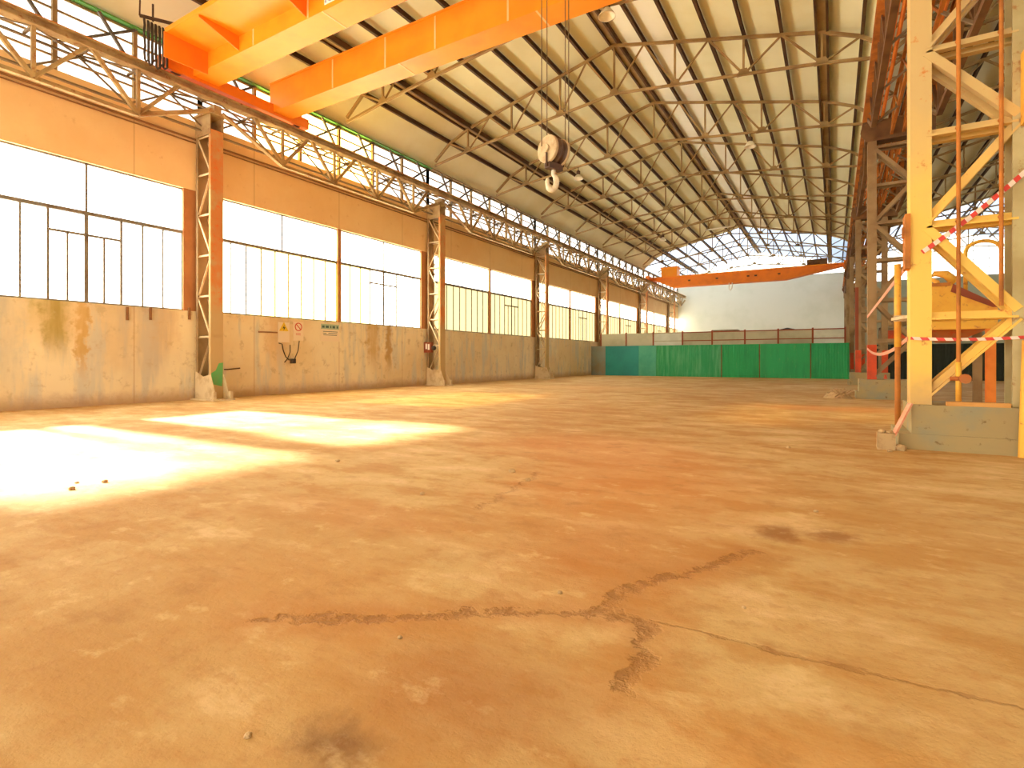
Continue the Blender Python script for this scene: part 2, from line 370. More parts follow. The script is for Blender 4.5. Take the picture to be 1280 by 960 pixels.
def single(name, mat, build, label, cat, origin, group=None, smooth=False):
    return tag(obj(name, mat, build, None, origin, smooth), label, cat, group)

def struct(name, mat, build, parent=None, label=None):
    o = obj(name, mat, build, parent)
    if not parent:
        o['kind'] = 'structure'
        if label: o['label'] = label
    return o

def dup(root, loc, label, group=None):
    r = root.copy(); COL.objects.link(r); r.location = loc; r['label'] = label
    if group: r['group'] = group
    for ch in list(root.children):
        c = ch.copy(); COL.objects.link(c); c.parent = r
        for g in ch.children:
            d = g.copy(); COL.objects.link(d); d.parent = c
    return r

ORD = ['', 'first', 'second', 'third', 'fourth', 'fifth', 'sixth', 'seventh', 'eighth', 'ninth', 'tenth', 'eleventh', 'twelfth', 'thirteenth', 'fourteenth']

# ------------------------------------------------------------------ the setting
Y0, BAY, NB = 10.1, 11.9, 6
YC = [Y0 + BAY * k for k in range(NB)]          # column lines
XW, XE, YE, YB = -18.4, 21.4, 75.0, -9.0        # left wall face, far right, end wall, unseen opening behind for daylight
Z_SILL, Z_BAR, Z_HEAD, Z_BAND, Z_EAVE = 2.97, 5.57, 7.02, 9.35, 11.5
XC1, XC2, HALF = -8.1, 11.6, 9.85

struct('floor', 'floor', lambda bm: box(bm, XW - 0.4, XE + 0.4, YB, YE + 0.4, -0.3, 0), label='sandy worn concrete floor with cracks and stains')

def left_wall(bm):
    box(bm, XW - 0.3, XW, YB, YE, 0, Z_SILL)
    box(bm, XW - 0.3, XW, YB, YE, Z_HEAD, Z_BAND)
struct('wall_left', 'wall', left_wall, label='peach concrete wall with band above the windows')
def piers(bm):
    for k in range(-1, NB):
        y = Y0 + BAY * k
        box(bm, XW - 0.25, XW - 0.02, y - 0.56, y + 0.5, Z_SILL, Z_HEAD)
struct('trim_1', 'jamb', piers, label='brown window piers behind the columns')
def midposts(bm):
    for k in range(-1, NB):
        y = Y0 + BAY * k + BAY / 2
        if y < YE - 1: box(bm, XW - 0.2, XW - 0.01, y - 0.09, y + 0.09, Z_SILL, Z_HEAD)
struct('trim_2', 'jamb', midposts, label='brown posts between the windows')
struct('trim_3', 'green_gutter', lambda bm: (box(bm, XW - 0.1, XW + 0.1, YB, 22.2, Z_EAVE, Z_EAVE + 0.05)), label='green strip along the left eave')
struct('wall_right', 'end_wall', lambda bm: box(bm, XE, XE + 0.3, YB, YE, 0, 10.5), label='unseen side wall of the far right hall, raised to darken it')  # out of view; built to full height to darken the far hall
struct('wall_back', 'end_wall', lambda bm: (box(bm, XW - 0.3, 1.6, YE, YE + 0.3, 0, 11.75)), label='white end wall')
struct('wall_back_right', 'grey_wall', lambda bm: (box(bm, 1.6, XE + 0.3, YE, YE + 0.3, 0, 10.4)), label='grey green end wall of the right hall')

struct('trim_4', 'roof', lambda bm: box(bm, XW - 0.2, XW - 0.1, YB, YE, Z_EAVE - 0.02, 11.72), label='cream fascia closing the left eave')
struct('trim_5', 'truss_steel', lambda bm: box(bm, XW - 0.1, XW + 0.08, 22.2, YE, Z_EAVE, Z_EAVE + 0.05), label='brown strip along the left eave further back')
struct('wall_front', 'end_wall', lambda bm: (box(bm, XW - 0.3, XE + 0.3, YB - 0.3, YB, 5.5, 15.5), box(bm, 3.5, XE + 0.3, YB - 0.3, YB, 0, 5.5)), label='unseen wall added behind the camera, its open gate admitting daylight')  # unseen wall added to cut the daylight reaching the near floor
# roof: profile of offsets from the hall's centre line
def ztop(u):
    u = abs(u)
    if u <= 7.74: return 14.87 - 0.2415 * u
    if u <= 8.9: return 13.0 - (u - 7.74) / 1.16 * 0.5
    return 12.5 - (u - 8.9) / 0.95 * 0.75
def zbot(u):
    u = abs(u)
    pts = [(0, 12.8), (2.58, 12.5), (5.16, 12.22), (7.74, 11.9), (9.85, 11.55)]
    for (a, za), (b, zb) in zip(pts, pts[1:]):
        if u <= b: return za + (zb - za) * (u - a) / (b - a)
    return 11.55
US = [-10.55, -9.85, -9.5, -8.9, -8.3, -7.74, -6.45, -5.16, -3.87, -2.58, -1.29, 0, 1.29, 2.58, 3.87, 5.16, 6.45, 7.74, 8.3, 8.9, 9.5, 9.86]
SKY_Y = 60.0
def roof(bm):
    for xc in (XC1, XC2):
        for i in range(len(US) - 1):
            a, b = US[i], US[i + 1]
            for (ya, yb, far) in ((YB, 22, 0), (22, SKY_Y, 0), (SKY_Y, YE + 0.3, 1)):
                za, zb = ztop(a) + 0.32, ztop(b) + 0.32
                n0 = len(bm.faces)
                vs = [bm.verts.new((xc + x, y, z)) for x, y, z in ((a, ya, za), (b, ya, zb), (b, yb, zb), (a, yb, za))]
                f = bm.faces.new(vs)
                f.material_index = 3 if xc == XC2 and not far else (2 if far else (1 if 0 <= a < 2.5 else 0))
rf = struct('ceiling', ['roof', 'roof_light', 'skylight', 'roof_far'], roof, label='cream roof panels of both halls')

# glazed gables at the far end
def gable_bars(xc, zb):
    def f(bm):
        for i in range(-7, 8):
            u = i * 1.3
            zt = ztop(u) + 0.15
            if zt > zb + 0.1: box(bm, xc + u - 0.025, xc + u + 0.025, YE + 0.05, YE + 0.1, zb, zt)
        for z in (zb + 0.03, zb + 0.9, zb + 1.8, zb + 2.7):
            hw = min(HALF, (15.0 - z) / 0.2415) if z > 12.9 else HALF - 0.5
            if hw > 0.3: box(bm, xc - hw, xc + hw, YE + 0.04, YE + 0.1, z - 0.03, z + 0.03)
    return f
def gable_pane(xc, zb):
    def f(bm):
        pts = [(xc + u, YE + 0.12, max(ztop(u) + 0.3, zb)) for u in US] + [(xc + US[-1], YE + 0.12, zb), (xc + US[0], YE + 0.12, zb)]
        prism(bm, pts, (0, 0.01, 0))
    return f
wn = 0
def next_window():
    global wn; wn += 1; return 'window_%d' % wn
g = struct(next_window(), 'window_steel', gable_bars(XC1, 11.75), label='glazed gable above the white end wall')
struct('pane', 'frost', gable_pane(XC1, 11.75), g)
g = struct(next_window(), 'window_steel', gable_bars(XC2, 10.4), label='glazed gable at the end of the right hall')
struct('pane', 'frost', gable_pane(XC2, 10.4), g)

# left wall windows, two per bay, nine lights each
def window(y0, y1, casement):
    n = 9; wd = (y1 - y0) / n; ys = [y0 + wd * i for i in range(n + 1)]
    xg = XW - 0.12
    def bars(bm):
        x0, x1 = xg - 0.03, xg + 0.03
        def vb(y, za, zb, hw=0.022): box(bm, x0, x1, y - hw, y + hw, za, zb)
        box(bm, x0 - 0.02, x1 + 0.03, y0, y1, Z_BAR - 0.05, Z_BAR + 0.05)
        box(bm, x0, x1 + 0.02, y0, y1, Z_SILL, Z_SILL + 0.05); box(bm, x0, x1, y0, y1, Z_HEAD - 0.04, Z_HEAD)
        vb((y0 + y1) / 2, Z_BAR, Z_HEAD, 0.025)
        zc = 4.94
        for i in range(n + 1):
            if casement and i in (4, 5): vb(ys[i], zc, Z_BAR, 0.0) if False else None
            else: vb(ys[i], Z_SILL, Z_BAR, 0.028 if casement and i in (3, 6) else 0.022)
        if casement:
            a, b = ys[3], ys[6]; mid = (a + b) / 2
            box(bm, x0, x1 + 0.01, a, b, zc - 0.03, zc + 0.03)
            vb(mid, Z_SILL, Z_BAR, 0.045)
            vb((a + mid) / 2, Z_SILL, zc); vb((b + mid) / 2, Z_SILL, zc)
    fr = struct(next_window(), 'window_steel', bars)
    for i in range(n):
        yc = (ys[i] + ys[i + 1]) / 2
        if 2.1 < yc < 4.8 or 5.9 < yc < 8.3: mt = 'clear'
        elif 11.6 < yc < 18: mt = 'frost_yellow'
        elif yc < 22: mt = 'frost'
        else: mt = 'frost_cream'
        struct('pane', mt, lambda bm: box(bm, xg - 0.004, xg + 0.004, ys[i], ys[i + 1], Z_SILL, Z_BAR), fr)
    for a, b in ((y0, (y0 + y1) / 2), ((y0 + y1) / 2, y1)):
        k = int((b - a) / wd + 0.5)
        yc = (a + b) / 2
        segs = [(a + (b - a) * j / 5, a + (b - a) * (j + 1) / 5) for j in range(5)]
        for ya, yb in segs:
            ym = (ya + yb) / 2
            mt = 'clear' if (2.1 < ym < 4.8 or 5.9 < ym < 8.3) else 'frost'
            struct('pane', mt, lambda bm: box(bm, xg - 0.004, xg + 0.004, ya, yb, Z_BAR, Z_HEAD), fr)
for k in range(-1, NB):
    ya = Y0 + BAY * k; ym = ya + BAY / 2; yb = min(ya + BAY, YE)
    if yb - ya > 8:
        window(ya + 0.5, ym - 0.09, False); window(ym + 0.09, yb - 0.56, True)
    else:
        window(ya + 0.5, yb - 0.1, False)

# clerestory above the band
def clerestory(ya, yb):
    xg = XW - 0.1; n = max(1, round((yb - ya) / 1.983)); st = (yb - ya) / n
    def bars(bm):
        for i in range(n + 1):
            y = ya + st * i
            box(bm, xg - 0.03, xg + 0.1, y - 0.055, y + 0.055, Z_BAND, Z_EAVE)
        for z in (9.75, 10.18, 10.62, 11.05, 11.45): box(bm, xg - 0.02, xg + 0.03, ya, yb, z - 0.028, z + 0.028)
    fr = struct(next_window(), 'truss_steel', bars)
    for i in range(n):
        a, b = ya + st * i, ya + st * (i + 1); ym = (a + b) / 2
        struct('pane', 'frost_yellow' if 12 < ym < 18 else 'frost_high', lambda bm: box(bm, xg - 0.05, xg - 0.042, a, b, Z_BAND, Z_EAVE), fr)
    def braces(bm):
        for i in range(n):
            y = ya + st * (i + 0.5)
            bar(bm, (xg + 0.12, ya + st * i, 10.1), (xg + 0.12, ya + st * (i + 1), Z_EAVE - 0.02), P_L(0.08, 0.03))
            bar(bm, (xg + 0.16, ya + st * (i + 1), 10.1), (xg + 0.16, y, Z_EAVE - 0.02), P_L(0.08, 0.03))
    struct('brace', 'brace_grey', braces, fr)
for k in range(-1, NB):
    ya = Y0 + BAY * k; clerestory(ya, min(ya + BAY, YE))

# ------------------------------------------------------------------ roof steel
def build_truss(xc, y, label, group):
    t = thing('roof_truss', (xc, y, 11.55), label, 'truss', group)
    def top(bm):
        us = [-9.85, -9.4, -8.9, -8.3, -7.74, 0, 7.74, 8.3, 8.9, 9.4, 9.85]
        for a, b in zip(us, us[1:]): bar(bm, (xc + a, y, ztop(a)), (xc + b, y, ztop(b)), P_BOX(0.10, 0.11))
    obj('top_chord', 'truss_steel', top, t)
    def bot(bm):
        us = [-9.85, -7.74, -5.16, -2.58, 0, 2.58, 5.16, 7.74, 9.85]
        for a, b in zip(us, us[1:]): bar(bm, (xc + a, y, zbot(a)), (xc + b, y, zbot(b)), P_BOX(0.10, 0.09))
    obj('bottom_chord', 'truss_steel', bot, t)
    for i in range(-3, 4):
        u = i * 2.58
        obj('upright', 'truss_steel', lambda bm: bar(bm, (xc + u, y, zbot(u)), (xc + u, y, ztop(u)), P_BOX(0.075, 0.075)), t)
        for s in (-1, 1):
            v = u + s * 1.29 if abs(u + s * 1.29) < 8.5 else math.copysign(8.9, u)
            obj('diagonal', 'truss_steel', lambda bm: bar(bm, (xc + u, y, zbot(u)), (xc + v, y, ztop(v)), P_L(0.075, 0.03)), t)
    for i in range(-3, 4):
        def plates(bm):
            u = i * 2.58; z = zbot(u)
            prism(bm, [(xc + u - 0.24, y - 0.05, z - 0.04), (xc + u + 0.24, y - 0.05, z - 0.04), (xc + u + 0.12, y - 0.05, z + 0.2), (xc + u - 0.12, y - 0.05, z + 0.2)], (0, 0.1, 0))
        obj('gusset_plate', 'truss_steel', plates, t)
    return t
YT = [Y0 + BAY / 2 * k for k in range(11)]
tr0 = None
for i, y in enumerate(YT):
    lb = 'brown steel lattice roof truss over the main hall, %s from the white end wall' % ORD[len(YT) - i]
    tr0 = build_truss(XC1, y, lb, 'main hall roof trusses') if tr0 is None else None or tr0 if i == 0 else (dup(tr0, (XC1, y, 11.55), lb, 'main hall roof trusses'), tr0)[1]
for i, y in enumerate(YT[1:]):
    dup(tr0, (XC2, y, 11.55), 'brown lattice roof truss of the far hall, %s from its end wall' % ORD[len(YT) - 1 - i], 'right hall roof trusses')

YP0, YP1 = 2.0, YE - 0.1
def purlin(xc, u, label, group):
    z = ztop(u) + (0.08 if abs(u) == 7.74 else 0.15); x = xc + u
    if u in (0, -7.74, 7.74):
        t = thing('ridge_beam' if u == 0 else 'main_purlin', (x, YP0, z), label, 'roof beam', group)
        for s in (-1, 1):
            obj('flange', 'dark_steel', lambda bm: box(bm, x + s * 0.17 - 0.04, x + s * 0.17 + 0.04, YP0, YP1, z - 0.13, z + 0.11), t)
        obj('web', 'truss_steel', lambda bm: box(bm, x - 0.13, x + 0.13, YP0, YP1, z - 0.05, z - 0.02), t)
    else:
        single('roof_purlin', 'dark_steel', lambda bm: bar(bm, (x, YP0, z), (x, YP1, z), P_I(0.1, 0.2, 0.03)), label, 'roof purlin', (x, YP0, z), group)
for xc, hall in ((XC1, 'main hall'), (XC2, 'far hall')):
    purlin(xc, 0, 'double dark ridge beam along the middle of the %s roof' % hall, hall + ' roof beams')
    for s, side in ((-1, 'left'), (1, 'right')):
        for i in range(1, 8):
            u = s * (1.29 * i if i < 6 else (7.74 if i == 6 else 8.95))
            kind = 'double dark steel main purlin' if i == 6 else 'dark steel roof purlin'
            purlin(xc, round(u, 2), '%s, %s %s of the ridge beam in the %s' % (kind, ORD[i], side, hall), hall + ' roof beams')

# ------------------------------------------------------------------ columns
def lattice_column(xa, xb, y, name, label, group, legmat, lacemat, z0, ztopc, wy, fl, hz, lw=0.065):
    """two legs (outer faces at xa and xb), laced on both faces"""
    t = thing(name, ((xa + xb) / 2, y, z0), label, 'column', group)
    for s, x in ((1, xa), (-1, xb)):
        lm = legmat if isinstance(legmat, str) else legmat[0 if s == 1 else 1]
        def leg(bm):
            xi = x + s * fl
            x0, x1 = min(x, xi), max(x, xi)
            xo0, xo1 = (x, x + s * 0.03) if s == 1 else (x - 0.03, x)
            box(bm, min(xo0, xo1), max(xo0, xo1), y - wy / 2 + 0.03, y + wy / 2 - 0.03, z0, ztopc)          # back plate
            for ys in (-1, 1):
                ya = y + ys * wy / 2; yb = ya - ys * 0.03
                box(bm, x0, x1, min(ya, yb), max(ya, yb), z0, ztopc)
        obj('leg', lm, leg, t)
    xi0, xi1 = xa + fl * 0.75, xb - fl * 0.75
    for ys in (-1, 1):
        yy = y + ys * (wy / 2 - 0.05)
        side = 0
        for i, z in enumerate(hz):
            if i or lw < 0.1: obj('tie_bar', lacemat, lambda bm: bar(bm, (xi0, yy, z), (xi1, yy, z), P_L(lw, lw * 0.25)), t)
            if i + 1 < len(hz):
                a, b = (xi0, xi1) if i % 2 == 0 else (xi1, xi0)
                obj('diagonal', lacemat, lambda bm: bar(bm, (a, yy, z + 0.05), (b, yy, hz[i + 1] - 0.05), P_L(lw, lw * 0.25)), t)
    return t

XLa, XLb, WY = -18.32, -17.45, 0.42
HZL = [0.75, 2.1, 3.45, 4.8, 6.15, 7.5, 8.75]
def finish_left(t, y):
    def shoe(bm):
        for ys in (-1, 1):
            yy = y + ys * (WY / 2 + 0.012) - 0.012
            prism(bm, [(XLa - 0.03, yy, 0), (XLb + 0.30, yy, 0), (XLb + 0.30, yy, 0.22), (XLb + 0.02, yy, 0.85), (XLa + 0.45, yy, 0.78), (XLa, yy, 0.95)], (0, 0.024, 0))
        box(bm, XLa - 0.05, XLb + 0.42, y - 0.36, y + 0.36, 0, 0.05)
        for ys in (-0.28, 0.28):
            box(bm, XLb + 0.28, XLb + 0.37, y + ys - 0.05, y + ys + 0.05, 0.05, 0.3)
    obj('base_shoe', 'pale_steel', shoe, t)
    def cap(bm):
        for ys in (-1, 1):
            yy = y + ys * (WY / 2 + 0.01) - 0.01
            box(bm, XLa, XLb, yy, yy + 0.02, 8.75, 9.45)
        box(bm, XLa - 0.08, XLb + 0.1, y - 0.3, y + 0.3, 9.4, 9.46)
        box(bm, XLb - 0.45, XLb + 0.05, y - 0.12, y + 0.12, 9.46, 9.72)
    obj('cap_bracket', 'beige_steel', cap, t)
c0 = None
for i, y in enumerate(YC):
    lb = ('rusty laced steel column against the left wall, ' + (
        'nearest, with green paint near its foot', 'second from the camera, brown switch box on it', 'third from the camera, bare rust and grey',
        'fourth, standing just behind the green hoarding line', 'fifth, behind the green hoarding', 'last, beside the white end wall')[i])
    loc = ((XLa + XLb) / 2, y, 0)
    if c0 is None:
        c0 = lattice_column(XLa, XLb, y, 'lattice_column', lb, 'left wall columns', ('column_grey', 'rust_leg'), 'pale_steel', 0, 8.9, WY, 0.11, HZL)
        finish_left(c0, y)
        first_left = c0
    else: dup(c0, loc, lb, 'left wall columns')
gp = obj('paint_patch', 'green_paint', lambda bm: prism(bm, [(XLb + 0.001, Y0 - 0.20, 0.55), (XLb + 0.001, Y0 + 0.17, 0.45), (XLb + 0.001, Y0 + 0.205, 1.25), (XLb + 0.001, Y0 + 0.06, 1.22), (XLb + 0.001, Y0 - 0.05, 0.98), (XLb + 0.001, Y0 - 0.19, 0.9)], (0.004, 0, 0)), first_left)
gp['label'] = 'green paint patch'

XRa, XRb = 1.0, 2.42
HZR = [0.76, 1.99, 3.37, 4.74, 6.0, 7.3, 8.6]
def plinth(y, label, last=False):
    t = thing('column_plinth', (1.5, y, 0), label, 'plinth', 'concrete plinths under the right columns')
    obj('upper_block', 'plinth', lambda bm: box(bm, 1.0 if not last else 0.75, 2.5, y - 0.15, y + 1.0, 0.0, 0.66), t)
    obj('lower_step', 'plinth', lambda bm: box(bm, 0.84 if not last else 0.66, 2.55, y - 0.2, y + 1.1, 0, 0.23), t)
def right_cap(t, y, mat):
    def cap(bm):
        box(bm, 0.92, 2.85, y - 0.24, y + 0.24, 8.8, 9.42)
        lathe(bm, [(0.31, 0), (0.31, 0.02)], (1.1, y - 0.26, 9.12), (0, 1, 0), 16)
        box(bm, 0.85, 2.92, y - 0.3, y + 0.3, 9.42, 9.46)
    obj('cap_bracket', mat, cap, t)
for i, y in enumerate(YC):
    plinth(y, ('grey concrete plinth under the nearest yellow column, plank on its edge' if i == 0 else 'concrete plinth under the %s column of the right row' % ORD[i + 1]), i > 0)
yR = Y0 + 0.2
rc = lattice_column(XRa, XRb, yR, 'lattice_column', 'big yellow and beige laced steel column on the right, nearest to the camera', 'right row columns', ('yellow_col', 'beige_col'), 'yellow_col', 0.66, 8.9, 0.42, 0.26, HZR, 0.12)
right_cap(rc, yR, 'brown_steel')
r2 = None
for i, y in enumerate(YC[1:]):
    lb = 'grey brown laced steel column with red painted foot in the right row, %s from the camera' % ORD[i + 2]
    yy = y + 0.2
    if r2 is None:
        r2 = lattice_column(XRa, XRb, yy, 'lattice_column', lb, 'right row columns', 'column_grey', 'column_grey', 0.66, 8.9, 0.42, 0.26, HZR, 0.12)
        right_cap(r2, yy, 'brown_steel')
        for x in (XRa - 0.004, XRb - 0.256):
            pr = obj('painted_foot', 'red_paint', lambda bm: box(bm, x, x + 0.26, yy - 0.216, yy + 0.216, 0.67, 1.85), r2); pr['label'] = 'red painted foot'
    else:
        o = dup(r2, ((XRa + XRb) / 2, yy, 0.66), lb, 'right row columns')
        if i == 1:
            o['label'] = 'laced steel column with a tall red painted edge in the right row, third from the camera'
            e = obj('painted_edge', 'red_post', lambda bm: box(bm, XRa - 0.012, XRa + 0.14, yy - 0.222, yy + 0.1, 1.86, 5.2), o); e['label'] = 'tall red painted edge'

# ------------------------------------------------------------------ crane runway girders
def runway(x, ya, yb, label, group, inner=-1, mats=('brown_steel', 'beige_steel'), thin='grey_steel'):
    """fish-bellied lattice girder; its thinner bracing plane lies on the side 'inner'"""
    cm, wm = mats
    t = thing('runway_girder', (x, ya, 9.46), label, 'crane runway', group)
    L = yb - ya; n = max(2, round(L / 2.38)); st = L / n; zt, zb = 9.9, 8.48
    obj('top_chord', cm, lambda bm: bar(bm, (x, ya, zt), (x, yb, zt), P_I(0.3, 0.24, 0.03)), t)
    obj('rail', 'orange_deep' if x < 0 else 'rust_orange', lambda bm: box(bm, x - 0.035, x + 0.035, ya, yb, zt + 0.12, zt + 0.2), t)
    def bot(bm):
        pts = [(x, ya + 0.15, 9.5)] + [(x, ya + st * i, zb) for i in range(1, n)] + [(x, yb - 0.15, 9.5)]
        for a, b in zip(pts, pts[1:]): bar(bm, a, b, P_L(0.14, 0.04))
    obj('bottom_chord', wm, bot, t)
    for i in range(1, n):
        y = ya + st * i
        obj('upright', wm, lambda bm: bar(bm, (x, y, zb), (x, y, zt), P_BOX(0.09, 0.09)), t)
        for s in (-1, 1):
            obj('diagonal', wm, lambda bm: bar(bm, (x, y, zb), (x, y + s * st / 2, zt), P_L(0.1, 0.03)), t)
    x2 = x + inner * 0.62
    def rear(bm):
        for z in (9.75, 8.95): bar(bm, (x2, ya, z), (x2, yb, z), P_L(0.08, 0.02))
        for i in range(n * 2):
            y = ya + st * i / 2; z0, z1 = (8.95, 9.75) if i % 2 == 0 else (9.75, 8.95)
            bar(bm, (x2, y, z0), (x2, y + st / 2, z1), P_L(0.06, 0.02))
    obj('rear_lattice', 'grey_steel' if x < 0 else 'rust_orange', rear, t)
    def horiz(bm):
        for i in range(n * 2):
            y = ya + st * i / 2; a, b = (x, x2) if i % 2 == 0 else (x2, x)
            bar(bm, (a, y, 9.8), (b, y + st / 2, 9.8), P_L(0.06, 0.02))
            if 0 < i: bar(bm, (x, y, 9.8), (x2, y, 9.8), P_L(0.06, 0.02))
    obj('cross_bracing', 'grey_steel' if x < 0 else 'column_grey', horiz, t)
    for i in range(1, n): obj('strut', 'grey_steel', lambda bm: bar(bm, (x, ya + st * i, zb), (x2, ya + st * i, 8.95), P_L(0.06, 0.02)), t)
    return t
XRUN = -17.35
for side, x, inn, mats, txt in (('left', XRUN, -1, ('beige_steel', 'beige_steel'), 'lattice crane runway girder along left wall'),
                                ('right', 1.05, 1, ('rust_orange', 'brown_steel'), 'right crane runway girder facing the main hall'),
                                ('far', 2.62, -1, ('rust_orange', 'brown_steel'), 'right crane runway girder facing the far hall')):
    base = None
    for k in range(-1, NB):
        ya = Y0 + BAY * k; yb = min(ya + BAY, YE - 0.2)
        lb = '%s, %s span from the end wall' % (txt, ORD[NB - k])
        if yb - ya < 8 or base is None:
            o = runway(x, ya, yb, lb, side + ' runway girders', inn, mats)
            if base is None: base = o
        else: dup(base, (x, ya, 9.46), lb, side + ' runway girders')
# extra rusty pipes and collector bars lying on the right girders' cross bracing
for x, z, nm, lb in ((1.28, 9.62, 'collector_bar', 'orange rusty collector bar along the right runway, nearer the main hall'),
                     (1.42, 9.62, 'conduit_pipe', 'thin rusty conduit along the right runway beside the collector bar'),
                     (2.25, 9.62, 'collector_bar', 'orange rusty collector bar along the right runway, nearer the right hall')):
    single(nm, 'bar_orange', lambda bm: tube(bm, [(x, -1, z), (x, YE - 0.3, z)], 0.05, 8), lb, 'pipe', (x, -1, z))
# conduits along the left band
for x, z, r, lb in ((XW + 0.05, 8.72, 0.035, 'brown conduit running along the concrete band, upper one'), (XW + 0.05, 8.6, 0.022, 'brown conduit running along the concrete band, lower thin one')):
    single('conduit_pipe', 'pipe', lambda bm: tube(bm, [(x, -3, z), (x, YE - 0.1, z)], r, 8), lb, 'pipe', (x, -3, z))

# ------------------------------------------------------------------ the near crane
def near_crane():
    t = thing('bridge_crane', (-8.1, 11.0, 10.1), 'big orange double girder bridge crane overhead, nearest to the camera', 'crane')
    xa, xb = -17.4, 0.95
    for ya, yb in ((9.2, 10.0), (12.0, 12.75)):
        def gird(bm):
            pts = [(xa, ya, 10.24), (xb, ya, 10.24), (xb, ya, 11.26), (xa, ya, 11.26)]
            box(bm, xa, xb, ya, yb, 10.24, 11.26)
            box(bm, xa, xb, ya - 0.04, yb + 0.04, 11.22, 11.27)
        gd = obj('girder', 'orange', gird, t)
        def seams(bm):
            for x in (-14.1, -11.75, -9.8, -7.35, -4.9, -2.5):
                box(bm, x - 0.025, x + 0.025, ya - 0.006, ya, 10.26, 11.2)
            for x in (-11.2, -6.5, -2): box(bm, x - 0.025, x + 0.025, ya, yb, 10.234, 10.24)
        obj('weld_seams', 'seam', seams, gd)
    # walkway with its brackets on the near side
    obj('walkway', 'orange', lambda bm: (box(bm, xa + 0.95, xb, 8.0, 9.2, 10.72, 10.76), box(bm, xa + 0.95, xb, 8.0, 8.05, 10.76, 10.86)), t)
    for x, full in ((-16.4, 1), (-14.8, 0), (-11.85, 0), (-8.9, 0), (-5.9, 0), (-2.9, 0)):
        def br(bm):
            if full: prism(bm, [(x, 9.2, 10.72), (x, 7.95, 10.72), (x, 7.95, 10.0), (x, 9.2, 10.05)], (0.03, 0, 0))
            else: prism(bm, [(x, 9.2, 10.72), (x, 8.05, 10.72), (x, 8.05, 10.66), (x, 9.2, 10.3)], (0.03, 0, 0))
        obj('bracket', 'orange_deep', br, t)
    for x in (XRUN, 1.05):
        ec = obj('end_carriage', 'orange_deep', lambda bm: box(bm, x - 0.16, x + 0.16, 8.3, 13.5, 10.14, 10.5), t)
        obj('carriage_arm', 'orange_deep', lambda bm: [box(bm, min(x, x + (0.5 if x < 0 else -0.4)), max(x, x + (0.5 if x < 0 else -0.4)), a, b, 10.26, 10.6) for a, b in ((9.25, 9.95), (12.05, 12.7))], t)
        for y in (8.75, 13.05):
            obj('wheel', 'block_dark', lambda bm: lathe(bm, [(0.2, 0), (0.2, 0.12)], (x - 0.06, y, 10.28), (1, 0, 0), 18), t)
    pl = obj('sign_plate', 'white', lambda bm: box(bm, -11.1, -9.6, 9.185, 9.197, 10.36, 10.95), t); pl['label'] = 'white plate with blue characters'
    def glyphs(bm):
        for cx in (-10.85, -10.3):
            pts = [(cx + 0.17 * math.cos(a), 9.18, 10.62 + 0.2 * math.sin(a)) for a in [math.radians(q) for q in range(60, 301, 20)]]
            tube(bm, pts, 0.03, 6)
        box(bm, -11.06, -11.03, 9.175, 9.186, 10.4, 10.75)
    obj('characters', 'blue_ink', glyphs, pl)
    return t
near_crane()
# trolley and hook block
tr = thing('crane_trolley', (-5.5, 11.0, 11.27), 'orange trolley riding on the near crane girders', 'crane trolley')
obj('frame', 'orange', lambda bm: (box(bm, -6.6, -4.4, 9.35, 9.6, 11.42, 11.62), box(bm, -6.6, -4.4, 12.3, 12.55, 11.42, 11.62), box(bm, -6.5, -6.2, 9.4, 12.5, 11.46, 11.66), box(bm, -4.8, -4.5, 9.4, 12.5, 11.46, 11.66)), tr)
obj('drum', 'grey_steel', lambda bm: lathe(bm, [(0.3, 0), (0.3, 2.4)], (-5.5, 9.8, 11.95), (0, 1, 0), 20), tr)
for x in (-6.3, -4.7):
    for y in (9.475, 12.425): obj('wheel', 'block_dark', lambda bm: lathe(bm, [(0.13, 0), (0.13, 0.08)], (x, y - 0.04, 11.4), (0, 1, 0), 14), tr)
hx, hy, hz = -5.5, 11.0, 6.12
hb = thing('hook_block', (hx, hy, 5.2), 'pale hook block hanging on wire ropes from the near crane', 'hook block')
ax = Vector((0.30, 0.95, 0)).normalized()
b0 = Vector((hx, hy, hz))
def cheek(bm, s):
    lathe(bm, [(0.05, -0.05), (0.09, -0.05), (0.09, 0), (0.30, 0), (0.315, 0.02), (0.315, 0.06), (0.30, 0.08)], b0 + ax * (-0.23 if s < 0 else 0.23), ax if s < 0 else -ax, 28)
for s in (-1, 1): obj('cheek_plate', 'block_steel', lambda bm: cheek(bm, s), hb, smooth=False)
obj('sheave', 'block_dark', lambda bm: lathe(bm, [(0.30, -0.15), (0.23, -0.09), (0.30, -0.02), (0.30, 0.02), (0.23, 0.09), (0.30, 0.15)], b0, ax, 28), hb)
obj('crosshead', 'block_dark', lambda bm: (bar(bm, b0 - ax * 0.22 + Vector((0, 0, -0.36)), b0 + ax * 0.22 + Vector((0, 0, -0.36)), P_BOX(0.16, 0.14)), [bar(bm, b0 + ax * s + Vector((0, 0, -0.1)), b0 + ax * s + Vector((0, 0, -0.4)), P_BOX(0.03, 0.16)) for s in (-0.2, 0.2)]), hb)
def hook(bm):
    c = b0 + Vector((-0.05, 0, -0.70)); r2 = Vector((0.85, 0.52, 0))
    pts, rr = [], []
    pts.append(b0 + Vector((0, 0, -0.36))); rr.append(0.05)
    for q in range(70, -221, -20):
        a = math.radians(q); pts.append(c + r2 * (0.105 * math.cos(a)) + Vector((0, 0, 0.18 * math.sin(a)))); rr.append(0.07 if -150 < q < 40 else 0.05)
    rr[-1] = 0.03
    tube(bm, pts, rr, 10)
obj('hook', 'hook', hook, hb, smooth=True)
